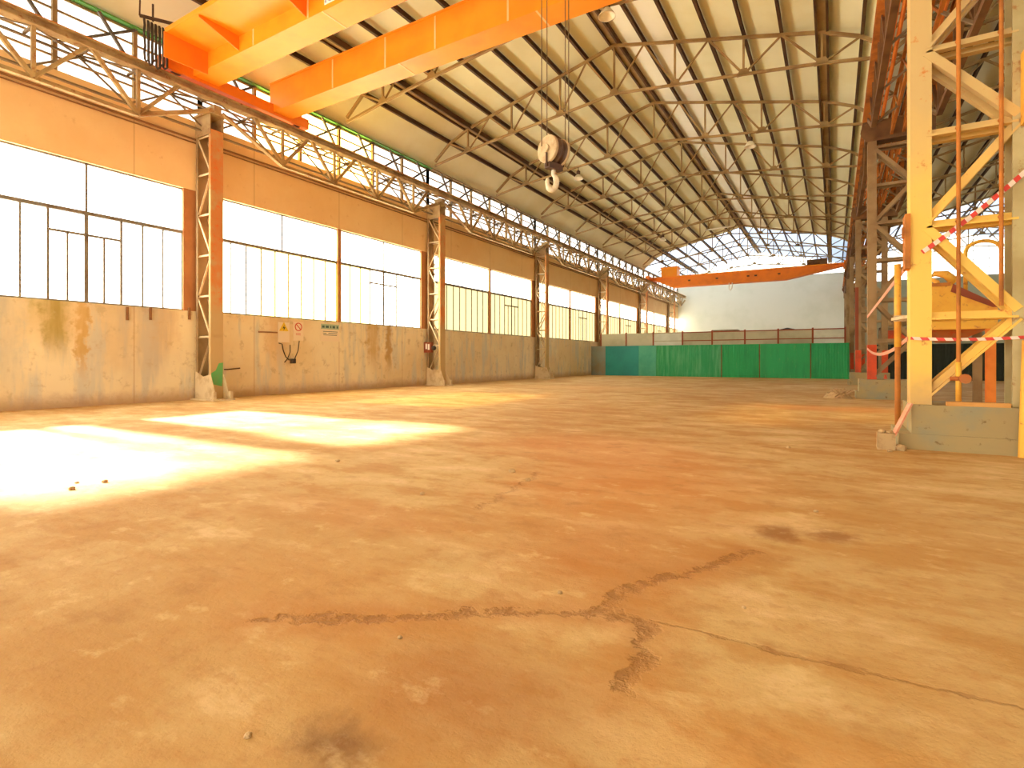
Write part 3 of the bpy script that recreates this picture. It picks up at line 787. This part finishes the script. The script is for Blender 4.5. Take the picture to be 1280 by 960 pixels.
for dx, dy in ((-0.22, -0.18), (-0.15, -0.05), (0.24, 0.1), (0.28, 0.2)):
    obj('wire_rope', 'rope', lambda bm: tube(bm, [(hx + dx, hy + dy, hz + 0.1), (hx + dx, hy + dy, 11.95)], 0.011, 6), hb)

# festoon cable bundle beside the crane's left end
fc = thing('festoon_cable', (-17.0, 8.0, 9.85), 'dark bundle of looped cables hanging at the left end of the near crane', 'cable')
for i in range(6):
    yy = 7.72 + i * 0.1; zz = 9.95 + random.uniform(-0.05, 0.25)
    def loop(bm):
        pts = [(-17.0, yy, 11.15)] + [(-17.0 + 0.03 * math.sin(j * 2.1 + i), yy + 0.02 * j / 6, 11.15 - (11.15 - zz) * j / 6) for j in range(1, 7)]
        pts += [(-17.0, yy + 0.05, zz - 0.05)] + [(-16.97, yy + 0.1, zz + (11.1 - zz) * j / 6) for j in range(0, 7)]
        tube(bm, pts, 0.034, 6)
    obj('cable_loop', 'cable', loop, fc, smooth=True)
obj('hanger_arm', 'dark_steel', lambda bm: (bar(bm, (-17.0, 7.6, 11.18), (-16.4, 8.6, 11.18), P_BOX(0.05, 0.08)), bar(bm, (-17.0, 7.6, 11.18), (-16.0, 7.2, 12.4), P_BOX(0.04, 0.04)), bar(bm, (-17.0, 7.95, 11.2), (-17.0, 7.95, 11.7), P_BOX(0.04, 0.04)), bar(bm, (-16.45, 8.5, 10.74), (-16.45, 8.5, 11.2), P_BOX(0.05, 0.05))), fc)

# ------------------------------------------------------------------ the far crane
fr = thing('bridge_crane', (-8.1, 59, 10.1), 'slender orange bridge crane in front of the white end wall', 'crane')
def fgird(bm):
    pts = [(-17.1, 58.6, 10.3), (0.85, 58.6, 10.3), (0.85, 58.6, 10.12), (-4.0, 58.6, 9.2), (-15.0, 58.6, 9.2), (-16.7, 58.6, 10.0), (-17.1, 58.6, 10.12)]
    prism(bm, pts, (0, 0.8, 0))
obj('girder', 'orange_deep', fgird, fr)
obj('top_flange', 'orange', lambda bm: box(bm, -17.1, 0.85, 58.4, 59.6, 10.3, 10.4), fr)
obj('motor_box', 'orange', lambda bm: (box(bm, -16.1, -14.4, 58.3, 59.5, 10.4, 11.3), box(bm, -16.2, -14.3, 58.2, 59.6, 11.3, 11.4)), fr)
for x in (XRUN, 1.05): obj('end_carriage', 'orange_deep', lambda bm: box(bm, x - 0.25, x + 0.2, 57.4, 60.6, 10.1, 10.45), fr)
def hoist(bm):
    lathe(bm, [(0.28, 0), (0.28, 1.1)], (-2.2, 58.9, 10.72), (1, 0, 0), 16); box(bm, -1.1, -0.5, 58.6, 59.3, 10.4, 11.0)
obj('hoist', 'brown_steel', hoist, fr)
obj('hook', 'hook', lambda bm: (tube(bm, [(-9.2, 58.55, 9.25), (-9.2, 58.55, 8.6)], 0.05, 6), tube(bm, [(-8.9, 58.55, 9.25), (-8.9, 58.55, 8.75)], 0.05, 6), tube(bm, [(-9.2, 58.55, 8.62), (-9.05, 58.55, 8.5), (-8.9, 58.55, 8.77)], 0.06, 6)), fr)
def vents(bm):
    for x in (-13.2, -10.4, -7.4, -6.7, -4.6): box(bm, x - 0.12, x + 0.12, 58.59, 58.6, 9.75, 9.9)
obj('rib_openings', 'dark_steel', vents, fr)

# ------------------------------------------------------------------ lamps hanging from the trusses
def lamp(x, y, z, label):
    t = thing('high_bay_lamp', (x, y, z), label, 'lamp', 'high bay lamps under the trusses')
    obj('reflector', 'lamp_white', lambda bm: lathe(bm, [(0.10, 0.26), (0.16, 0.19), (0.26, 0.04), (0.28, 0), (0.25, 0.02), (0.15, 0.17), (0.08, 0.22)], (x, y, z), (0, 0, 1), 20), t, smooth=True)
    obj('housing', 'block_dark', lambda bm: lathe(bm, [(0.09, 0.25), (0.11, 0.3), (0.11, 0.44), (0.05, 0.5)], (x, y, z), (0, 0, 1), 14), t)
    obj('stem', 'dark_steel', lambda bm: tube(bm, [(x, y, z + 0.48), (x, y, max(zbot(x - XC1) + 0.0, z + 0.7))], 0.02, 6), t)
for x, y, z, lb in ((-6.15, 16.05, 12.2, 'white high bay lamp partly behind the near orange crane'), (-12.45, 28.0, 11.62, 'white high bay lamp hanging just right of the hook block'),
                    (-3.45, 28.0, 11.6, 'white high bay lamp right of the ridge, over the right side of the hall'), (-12.5, 45.8, 11.55, 'white high bay lamp above the left end of the far crane')):
    lamp(x, y, z, lb)
tl = thing('tube_lamp', (-9.1, 51.75, 13.3), 'long white tube lamp under the roof, left of the ridge', 'lamp')
obj('tube', 'lamp_white', lambda bm: tube(bm, [(-10.2, 51.7, 13.35), (-7.95, 51.7, 13.45)], 0.07, 8), tl)
obj('bracket', 'truss_steel', lambda bm: [box(bm, x - 0.03, x + 0.03, 51.68, 51.74, 13.38, 14.3) for x in (-9.9, -8.2)], tl)

# ------------------------------------------------------------------ hoarding across the hall
YF = 44.0
def corr(bm, x0, x1, y, z0, z1, pitch=0.16, depth=0.03):
    n = max(2, int((x1 - x0) / (pitch / 2))); A = []
    for i in range(n + 1):
        x = x0 + (x1 - x0) * i / n; d = depth if i % 2 else 0
        A.append((x, y - d, z0))
    B = [(x, yy + 0.012, z) for x, yy, z in reversed(A)]
    prism(bm, A + B, (0, 0, z1 - z0))
def flat(bm, x0, x1, y, z0, z1): box(bm, x0, x1, y - 0.03, y + 0.012, z0, z1)
SG = [(-18.3, -17.0, 'hoard_grey', 0, 'narrow grey hoarding panel against the left wall'),
      (-16.98, -14.05, 'hoard_teal', 0, 'flat blue teal hoarding panel next to the grey one'),
      (-14.03, -12.6, 'hoard_light', 0, 'pale teal hoarding panel between the blue teal and streaked green ones'),
      (-12.58, -7.45, 'hoard_streak', 1, 'long streaked green corrugated hoarding panel'),
      (-7.43, -4.75, 'hoard_green', 1, 'bright green corrugated hoarding panel, third from the right'),
      (-4.73, -1.4, 'hoard_green', 0, 'flat green hoarding panel with a scuffed patch, second from the right'),
      (-1.38, 0.98, 'hoard_green', 1, 'dark green corrugated hoarding panel at the right end')]
for x0, x1, mt, cr, lb in SG:
    t = thing('hoarding_panel', ((x0 + x1) / 2, YF, 0), lb, 'hoarding', 'green hoarding panels')
    obj('sheet', mt, lambda bm: (corr if cr else flat)(bm, x0, x1, YF, 0, 2.5), t)
    obj('edge_post', 'brown_steel' if x1 > -8 else mt, lambda bm: box(bm, x1 - 0.05, x1 + 0.02, YF - 0.05, YF + 0.05, 0, 2.52), t)
    obj('top_rail', mt, lambda bm: box(bm, x0, x1, YF - 0.04, YF + 0.05, 2.46, 2.53), t)
for i, (x0, x1) in enumerate(((2.3, 5.0), (5.02, 8.0), (8.02, 11.0))):
    t = thing('hoarding_panel', ((x0 + x1) / 2, YF + 1, 0), 'very dark hoarding panel in the right-hand hall, %s from the right row' % ORD[i + 1], 'hoarding', 'dark hoarding panels')
    obj('sheet', 'hoard_dark', lambda bm: corr(bm, x0, x1, YF + 1, 0, 2.4), t)
    obj('edge_post', 'hoard_light', lambda bm: box(bm, x1 - 0.1, x1 + 0.02, YF + 0.94, YF + 1.05, 0, 2.42), t)
YS = YF + 0.5
PX = [-17.6, -15.3, -12.95, -10.55, -8.25, -5.85, -3.55, -1.3, 0.7]
for i, x in enumerate(PX):
    single('screen_post', 'red_post', lambda bm: box(bm, x - 0.06, x + 0.06, YS - 0.05, YS + 0.05, 0, 3.68), 'thin red brown post of the pale screen, %s from the left wall' % ORD[i + 1], 'post', (x, YS, 0), 'screen posts')
for i in range(len(PX) - 1):
    a, b = PX[i] + 0.06, PX[i + 1] - 0.06
    t = thing('screen_sheet', ((a + b) / 2, YS, 2.3), 'pale grey screen sheet above the green hoarding, %s from the left wall' % ORD[i + 1], 'screen', 'screen sheets')
    obj('sheet', 'screen_white' if i in (2, 7) else 'screen', lambda bm: box(bm, a, b, YS - 0.01, YS + 0.01, 0.05, 3.57), t)
    obj('rail', 'red_post' if i > 2 else 'screen', lambda bm: (box(bm, a, b, YS - 0.035, YS - 0.01, 2.86, 2.93), box(bm, a, b, YS - 0.035, YS - 0.01, 3.52, 3.6)), t)
def dome(bm): lathe(bm, [(1.0, 0), (0.98, 2.6), (0.85, 3.35), (0.55, 3.72), (0.02, 3.85)], (-3.1, 46.8, 0), (0, 0, 1), 18)
single('covered_heap', 'hoard_dark', dome, 'dark rounded top just showing above the pale screen', 'heap', (-3.1, 46.8, 0), smooth=True)
cb = thing('storage_cabinet', (-7.6, 46.8, 0), 'grey flat cabinet top just showing above the pale screen', 'cabinet')
obj('body', 'grey_steel', lambda bm: box(bm, -8.5, -6.7, 46.3, 47.3, 0, 3.72), cb)
obj('lid', 'grey_steel', lambda bm: box(bm, -8.58, -6.62, 46.22, 47.38, 3.72, 3.8), cb)

# ------------------------------------------------------------------ signs and fittings on the left wall
xs = XW + 0.002
def on_wall(px, py):
    a = math.atan((VX - 640) / F_PX); s, c = math.sin(a), math.cos(a); u, v = px - 640, VY - py
    r = (-s * F_PX + c * u, c * F_PX + s * u, v); k = XW / r[0]; return r[1] * k, CAM_Z + v * k
def wall_rect(px0, py0, px1, py1):
    (a, za), (b, zb) = on_wall(px0, (py0 + py0) / 2), on_wall(px1, py1); return a, b, zb, za
ya, yb, za, zb = wall_rect(347.5, 402.5, 361.5, 428)
t = thing('warning_sign', (xs, (ya + yb) / 2, za), 'cream warning sign with a yellow triangle, leftmost of the signs on the wall', 'sign')
obj('plate', 'cream_plate', lambda bm: box(bm, xs, xs + 0.012, ya, yb, za, zb), t)
ym = (ya + yb) / 2; zm = zb - 0.22
def tri(bm, r, x): prism(bm, [(x, ym + r * math.sin(q), zm + r * math.cos(q)) for q in (0, 2.094, 4.189)], (0.004, 0, 0))
obj('triangle', 'sign_yellow', lambda bm: (tri(bm, 0.24, xs + 0.012)), t)
obj('symbol', 'sign_black', lambda bm: prism(bm, [(xs + 0.016, ym + a, zm + b) for a, b in ((0.02, 0.12), (-0.06, -0.02), (0, -0.01), (-0.02, -0.11), (0.07, 0.03), (0.01, 0.03))], (0.003, 0, 0)), t)
ya, yb, za, zb = wall_rect(366.5, 402, 379, 426)
t = thing('prohibition_sign', (xs, (ya + yb) / 2, za), 'cream sign with a red barred circle, right of the yellow warning sign', 'sign')
obj('plate', 'cream_plate', lambda bm: box(bm, xs, xs + 0.012, ya, yb, za, zb), t)
ym2 = (ya + yb) / 2; zm2 = zb - 0.2
obj('ring', 'sign_red', lambda bm: (tube(bm, [(xs + 0.014, ym2 + 0.15 * math.cos(q * math.pi / 12), zm2 + 0.15 * math.sin(q * math.pi / 12)) for q in range(24)], 0.02, 6, True), bar(bm, (xs + 0.014, ym2 + 0.11, zm2 - 0.11), (xs + 0.014, ym2 - 0.11, zm2 + 0.11), P_BOX(0.035, 0.01), (1, 0, 0))), t)
obj('text_lines', 'sign_red', lambda bm: [box(bm, xs + 0.012, xs + 0.015, ym2 - 0.12, ym2 + 0.1, zm2 - 0.27 - i * 0.06, zm2 - 0.25 - i * 0.06) for i in range(2)], t)
ya, yb, za, zb = wall_rect(400.5, 404, 424, 427)
t = thing('notice_sign', (xs, (ya + yb) / 2, za), 'pale green and white notice board on the wall, rightmost of the signs', 'sign')
obj('plate', 'cream_plate', lambda bm: box(bm, xs, xs + 0.012, ya, yb, za, zb), t)
hgt = zb - za; wid = yb - ya
obj('header', 'sign_teal', lambda bm: box(bm, xs + 0.012, xs + 0.015, ya + 0.02, yb - 0.02, zb - hgt * 0.32, zb - 0.02), t)
def words(bm):
    zc = zb - hgt * 0.18
    for f0, f1 in ((0.08, 0.2), (0.26, 0.42), (0.5, 0.56), (0.62, 0.76), (0.84, 0.92)):
        box(bm, xs + 0.015, xs + 0.018, ya + wid * f0, ya + wid * f1, zc - 0.05, zc + 0.05)
    for k, (f0, f1) in enumerate(((0.12, 0.9), (0.12, 0.3), (0.4, 0.88), (0.14, 0.86))):
        zz = zb - hgt * (0.45 + 0.1 * (k if k < 2 else k - 1)); box(bm, xs + 0.012, xs + 0.015, ya + wid * f0, ya + wid * f1, zz - 0.012, zz + 0.012)
obj('lettering', 'sign_ink', words, t)
def wcurve(bm, pts, r=0.018):
    tube(bm, [(xs + 0.03, *on_wall(px, py)) for px, py in pts], r, 6)
for pts, lb in (([(348, 429), (352, 430), (353.5, 438), (356.5, 446), (361, 450)], 'dark hooked cable below the yellow warning sign'),
                ([(362, 431), (362, 440), (359, 448), (355, 453)], 'dark cable hanging between the two small signs'),
                ([(373.5, 426), (372, 438), (368, 448), (366, 452)], 'dark cable hanging below the red circle sign')):
    y, z = on_wall(*pts[0]); single('wall_cable', 'cable', lambda bm: wcurve(bm, pts), lb, 'cable', (xs + 0.03, y, z), smooth=True)
y, z = on_wall(365, 451)
single('cable_box', 'cable', lambda bm: box(bm, xs, xs + 0.12, y - 0.09, y + 0.09, z - 0.1, z + 0.08), 'small dark box on the wall where the cables meet', 'box', (xs, y, z))
y, z = on_wall(338, 415.5)
single('wall_rod', 'pipe', lambda bm: (tube(bm, [(xs, y - 0.5, z), (xs + 0.1, y - 0.4, z), (xs + 0.1, y + 0.22, z)], 0.03, 6)), 'brown rod fixed to the wall left of the warning sign', 'rod', (xs, y, z))
y, z = on_wall(289, 461)
single('wall_rod', 'dark_steel', lambda bm: (tube(bm, [(xs, y - 0.25, z - 0.02), (xs + 0.12, y - 0.2, z - 0.02), (xs + 0.12, y + 0.25, z + 0.02)], 0.025, 6)), 'dark rod on the wall right of the nearest left column', 'rod', (xs, y, z))
for px, lb in ((158.5, 'brown steel pin below the sill, leftmost of three'), (187.5, 'brown steel pin below the sill, middle of three'), (236, 'brown steel pin below the sill, beside the nearest left column')):
    y, z = on_wall(px, 392)
    single('wall_pin', 'pipe', lambda bm: bar(bm, (xs + 0.03, y, z - 0.2), (xs + 0.03, y, z + 0.2), P_BOX(0.06, 0.06)), lb, 'pin', (xs, y, z), 'pins below the sill')
# switch box on the second column
t = thing('switch_box', (XLa, YC[1] - 0.3, 1.9), 'red brown switch box with pale stickers on the second left column', 'box')
yb_ = YC[1] - 0.24
obj('case', 'box_brown', lambda bm: box(bm, XLa - 0.06, XLa + 0.42, yb_ - 0.16, yb_, 1.72, 2.26), t)
obj('sticker', 'white', lambda bm: (box(bm, XLa + 0.05, XLa + 0.15, yb_ - 0.166, yb_ - 0.16, 1.9, 2.18), box(bm, XLa + 0.2, XLa + 0.32, yb_ - 0.166, yb_ - 0.16, 1.86, 2.16)), t)
obj('socket', 'cable', lambda bm: lathe(bm, [(0.12, 0), (0.12, 0.1), (0.08, 0.14)], (XLa + 0.55, yb_ - 0.05, 1.95), (0, -1, 0), 12), t)

# ------------------------------------------------------------------ around the near right column
yF = 9.84
def guard(bm):
    pts = [(2.16, yF, 0)] + [(2.36 - 0.2 * math.cos(q), yF - 0.12 * math.sin(q), 0) for q in [math.pi * k / 10 for k in range(1, 10)]] + [(2.56, yF, 0)]
    prism(bm, pts, (0.05, 0.03, 1.6))
single('yellow_guard', 'yellow', guard, 'tall rounded yellow guard standing at the right edge before the near plinth', 'guard', (2.36, yF, 0))
single('yellow_box', 'yellow', lambda bm: (box(bm, 2.24, 2.5, 9.9, 10.07, 4.6, 5.6), box(bm, 2.28, 2.46, 9.89, 9.9, 4.7, 5.5)), 'yellow box fixed high on the right leg of the near column', 'box', (2.37, 10.0, 4.6))
single('wooden_plank', 'wood', lambda bm: box(bm, 1.42, 2.12, Y0 - 0.14, Y0 - 0.02, 0.66, 0.72), 'short yellow plank lying on the front edge of the near plinth', 'plank', (1.65, Y0, 0.66))
for x, z1, lb in ((1.56, 9.0, 'thin orange pipe running up in front of the column lattice, left one'), (2.03, 9.0, 'thin orange pipe running up in front of the column lattice, right one')):
    z0 = 1.25 if x < 1.8 else 2.1
    single('thin_pipe', 'rust_orange', lambda bm: (tube(bm, [(x, 10.03, z0), (x, 10.03, z1)], 0.026, 8), [tube(bm, [(x, 10.03, z), (x, 10.1, z)], 0.03, 6) for z in (3.37, 4.74, 6.0)]), lb, 'pipe', (x, 10.03, z0), 'thin pipes on the near column')
t = thing('standpipe_tap', (1.56, 9.98, 0.73), 'yellow standpipe with a cross tap standing on the near plinth plank', 'tap')
obj('pipe', 'yellow', lambda bm: tube(bm, [(1.56, 10.03, 0.73), (1.56, 10.03, 1.3)], 0.035, 8), t, smooth=True)
obj('tap_handle', 'rust_steel', lambda bm: (tube(bm, [(1.46, 10.0, 1.06), (1.68, 10.0, 1.06)], 0.03, 8), lathe(bm, [(0.07, 0), (0.07, 0.05)], (1.62, 9.96, 1.06), (0, -1, 0), 12)), t)
single('steel_plate', 'rust_orange', lambda bm: (box(bm, 0.93, 1.0, yF + 0.2, yF + 0.5, 2.72, 3.55), box(bm, 0.9, 0.93, yF + 0.24, yF + 0.34, 3.2, 3.36)), 'orange steel plate strapped to the left side of the near yellow column', 'plate', (0.96, 10.1, 2.72))
t = thing('guard_post', (1.02, 11.05, 0.23), 'slim yellow and orange post beside the near yellow column', 'post')
obj('upper_tube', 'yellow', lambda bm: tube(bm, [(0.93, 11.13, 1.55), (0.93, 11.13, 2.95)], 0.05, 10), t, smooth=True)
obj('lower_tube', 'rust_orange', lambda bm: tube(bm, [(0.93, 11.13, 0.23), (0.93, 11.13, 1.55)], 0.042, 10), t, smooth=True)
obj('clamp', 'pale_steel', lambda bm: (bar(bm, (0.86, 11.1, 2.02), (1.05, 10.5, 2.02), P_BOX(0.05, 0.05)), box(bm, 0.88, 1.04, 11.05, 11.2, 1.98, 2.08)), t)

def strip(bm, pts, wd=0.07):
    """thin tape following pts, standing on edge"""
    for a, b in zip(pts, pts[1:]):
        bar(bm, a, b, P_BOX(0.006, wd))
def sag(a, b, dz, n=10):
    a, b = Vector(a), Vector(b); return [a.lerp(b, i / n) - Vector((0, 0, dz * 4 * (i / n) * (1 - i / n))) for i in range(n + 1)]
yT = Y0 - 0.04
single('barrier_tape', 'tape', lambda bm: strip(bm, sag((1.14, yT, 2.95), (2.45, yT, 4.12), 0.05), 0.065), 'red and white barrier tape slanting up across the near column', 'tape', (1.14, yT, 2.95))
single('barrier_tape', 'tape', lambda bm: strip(bm, sag((1.0, yT, 1.66), (2.45, yT, 1.66), 0.03), 0.045), 'red and white barrier tape stretched level across the near column', 'tape', (1.0, yT, 1.66))
single('barrier_tape', 'pink', lambda bm: strip(bm, sag((0.985, 21.9, 1.72), (0.985, 10.3, 1.66), 0.22)), 'faded pink tape sagging low between the first two right columns', 'tape', (0.985, 21.9, 1.72))
single('barrier_strip', 'pink', lambda bm: strip(bm, sag((0.985, 21.9, 2.8), (0.985, 10.4, 2.8), 0.0), 0.09), 'straight faded pink strip between the first two right columns, upper one', 'tape', (0.985, 21.9, 2.8))
single('leaning_strip', 'pink', lambda bm: bar(bm, (0.985, 9.92, 0.68), (0.76, 9.75, 0.2), P_BOX(0.07, 0.03)), 'pinkish strip slanting down from the plinth top to the small block', 'strip', (0.76, 9.75, 0.2))
single('concrete_block', 'stone', lambda bm: (box(bm, 0.56, 0.78, 9.62, 9.86, 0, 0.24)), 'small pale concrete block on the floor left of the near plinth', 'block', (0.67, 9.74, 0))
def rock(bm, c, r, sq=0.7):
    bmesh.ops.create_icosphere(bm, subdivisions=2, radius=r, matrix=Matrix.Translation(Vector(c) + Vector((0, 0, r * sq * 0.8))))
    for v in bm.verts:
        d = v.co - Vector(c); k = 0.8 + 0.4 * random.random(); v.co = Vector(c) + Vector((d.x * k, d.y * k, max(0, d.z) * sq))
def stone(c, r, label, grp=None):
    single('stone', 'stone', lambda bm: rock(bm, c, r), label, 'stone', c, grp)
stone((0.86 - 0.02, 9.68, 0), 0.085, 'pale stone between the small block and the near plinth')
stone((0.62, 9.74, 0.24), 0.05, 'small stone sitting on the concrete block, left one'); stone((0.72, 9.72, 0.24), 0.045, 'small stone sitting on the concrete block, right one')
stone((0.7, 9.45, 0), 0.035, 'white pebble on the floor in front of the small block')

# ------------------------------------------------------------------ things in the right-hand hall
hp = thing('steel_hopper', (2.65, 18.0, 0), 'big yellow steel hopper seen through the near column lattice', 'hopper')
hx0, hx1, hy0, hy1 = 1.9, 3.42, 17.2, 18.8
def hop(bm):
    pts = [(hx0, hy0, 2.1), (hx1, hy0, 2.1), (hx1, hy0, 2.6), (hx1 - 0.9, hy0, 3.25), (hx0, hy0, 3.25)]
    prism(bm, pts, (0, hy1 - hy0, 0))
obj('body', 'yellow', hop, hp)
obj('rim', 'rust_orange', lambda bm: (box(bm, hx0 - 0.03, hx1 + 0.03, hy0 - 0.04, hy0, 2.32, 2.38), box(bm, hx0 - 0.03, hx1 - 0.9, hy0 - 0.04, hy0, 3.2, 3.28)), hp)
obj('side_chute', 'red_post', lambda bm: prism(bm, [(hx1 - 0.85, hy0 - 0.02, 3.24), (hx1 + 0.1, hy0 - 0.02, 2.62), (hx1 - 0.1, hy0 - 0.02, 2.62), (hx1 - 0.9, hy0 - 0.02, 3.05)], (0, 0.04, 0)), hp)
def hoop(bm):
    cx, cz, r = 3.2, 4.05, 0.34
    tube(bm, [(cx - r, hy0 + 0.3, 3.0)] + [(cx + r * math.cos(q), hy0 + 0.3, cz + 0.75 * r * math.sin(q)) for q in [math.pi * (1 - i / 12) for i in range(13)]] + [(cx + r, hy0 + 0.3, 2.6)], 0.045, 8)
obj('hoop', 'yellow', hoop, hp, smooth=True)
obj('lever', 'yellow', lambda bm: tube(bm, [(2.3, hy0 + 0.2, 3.2), (2.28, hy0 + 0.2, 3.33), (2.12, hy0 + 0.2, 3.45), (2.22, hy0 + 0.2, 3.55), (2.45, hy0 + 0.2, 3.52), (2.65, hy0 + 0.2, 3.3)], [0.05, 0.06, 0.05, 0.07, 0.1, 0.12], 8), hp, smooth=True)
for x in (hx0 + 0.1, hx1 - 0.12):
    for y in (hy0 + 0.1, hy1 - 0.1):
        obj('leg', 'bar_orange' if y < 18 else 'column_grey', lambda bm: bar(bm, (x, y, 0), (x, y, 2.12), P_I(0.18, 0.16, 0.03)), hp)
obj('discharge_chute', 'rust_steel', lambda bm: prism(bm, [(hx0 + 0.05, hy0 + 0.2, 2.12), (hx1 - 0.1, hy0 + 0.2, 2.12), (hx1 - 0.7, hy0 + 0.5, 1.8), (hx0 + 0.5, hy0 + 0.5, 1.8)], (0, 0.9, 0)), hp)
rk = thing('storage_rack', (3.3, 40, 0), 'brown rack with a red panel seen left of the near yellow column', 'rack')
for x in (2.45, 4.3):
    for y in (39.6, 40.6): obj('upright', 'grey_steel', lambda bm: box(bm, x - 0.05, x + 0.05, y - 0.05, y + 0.05, 0, 3.3), rk)
for z in (1.9, 2.4, 3.25): obj('shelf', 'grey_steel', lambda bm: box(bm, 2.4, 4.35, 39.55, 40.65, z - 0.05, z + 0.05), rk)
rp = obj('panel', 'red_paint', lambda bm: box(bm, 2.5, 4.25, 39.5, 39.55, 2.5, 3.12), rk); rp['label'] = 'red panel'
single('cream_bundle', 'stone', lambda bm: lathe(bm, [(0.2, 0), (0.5, 0.12), (0.58, 0.4), (0.4, 0.75), (0.1, 0.85)], (3.3, 40.1, 3.301), (0, 0, 1), 16), 'round cream bundle resting on top of the brown rack', 'bundle', (3.3, 40.1, 3.3), smooth=True)
cn = thing('traffic_cone', (1.75, 25.6, 0), 'small red and white traffic cone behind the second right column', 'cone')
obj('foot', 'sign_red', lambda bm: box(bm, 1.55, 1.95, 25.4, 25.8, 0, 0.05), cn)
obj('cone', 'sign_red', lambda bm: lathe(bm, [(0.16, 0.05), (0.035, 0.75)], (1.75, 25.6, 0), (0, 0, 1), 16), cn, smooth=True)
obj('band', 'white', lambda bm: lathe(bm, [(0.125, 0.32), (0.09, 0.5)], (1.75, 25.6, 0), (0, 0, 1), 16), cn, smooth=True)
def heap(bm):
    for i in range(26):
        a, r = random.uniform(0, 6.28), random.uniform(0, 0.55)
        x, y = 0.2 + r * math.cos(a) * 0.5, 21.9 + r * math.sin(a)
        q = random.uniform(0, 6.28); l = random.uniform(0.15, 0.35)
        z = 0.03 + 0.25 * max(0, 0.6 - r)
        bar(bm, (x, y, z), (x + l * math.cos(q), y + l * math.sin(q), z + random.uniform(0, 0.2)), P_BOX(0.04, 0.03))
    lathe(bm, [(0.45, 0), (0.35, 0.12), (0.15, 0.22)], (0.12, 21.9, 0), (0, 0, 1), 12)
h = single('debris_pile', 'stone', heap, 'pile of pale splintered debris beside the second right plinth', 'debris', (0.35, 21.9, 0)); h['kind'] = 'stuff'

# loose pebbles on the floor
def on_floor(px, py):
    a = math.atan((VX - 640) / F_PX); s, c = math.sin(a), math.cos(a); u, v = px - 640, VY - py
    k = -CAM_Z / v; return ((-s * F_PX + c * u) * k, (c * F_PX + s * u) * k, 0)
for px, py, r in ((90, 612, .032), (131, 603, .03), (96, 604, .02), (422, 577, .03), (660, 601, .03), (528, 618, .025), (310, 921, .014), (700, 742, .015), (985, 560, .03), (640, 590, .04), (1020, 640, .02), (500, 798, .012), (930, 760, .012)):
    stone(on_floor(px, py), r, 'small loose pebble lying on the sandy floor', 'loose pebbles on the floor')
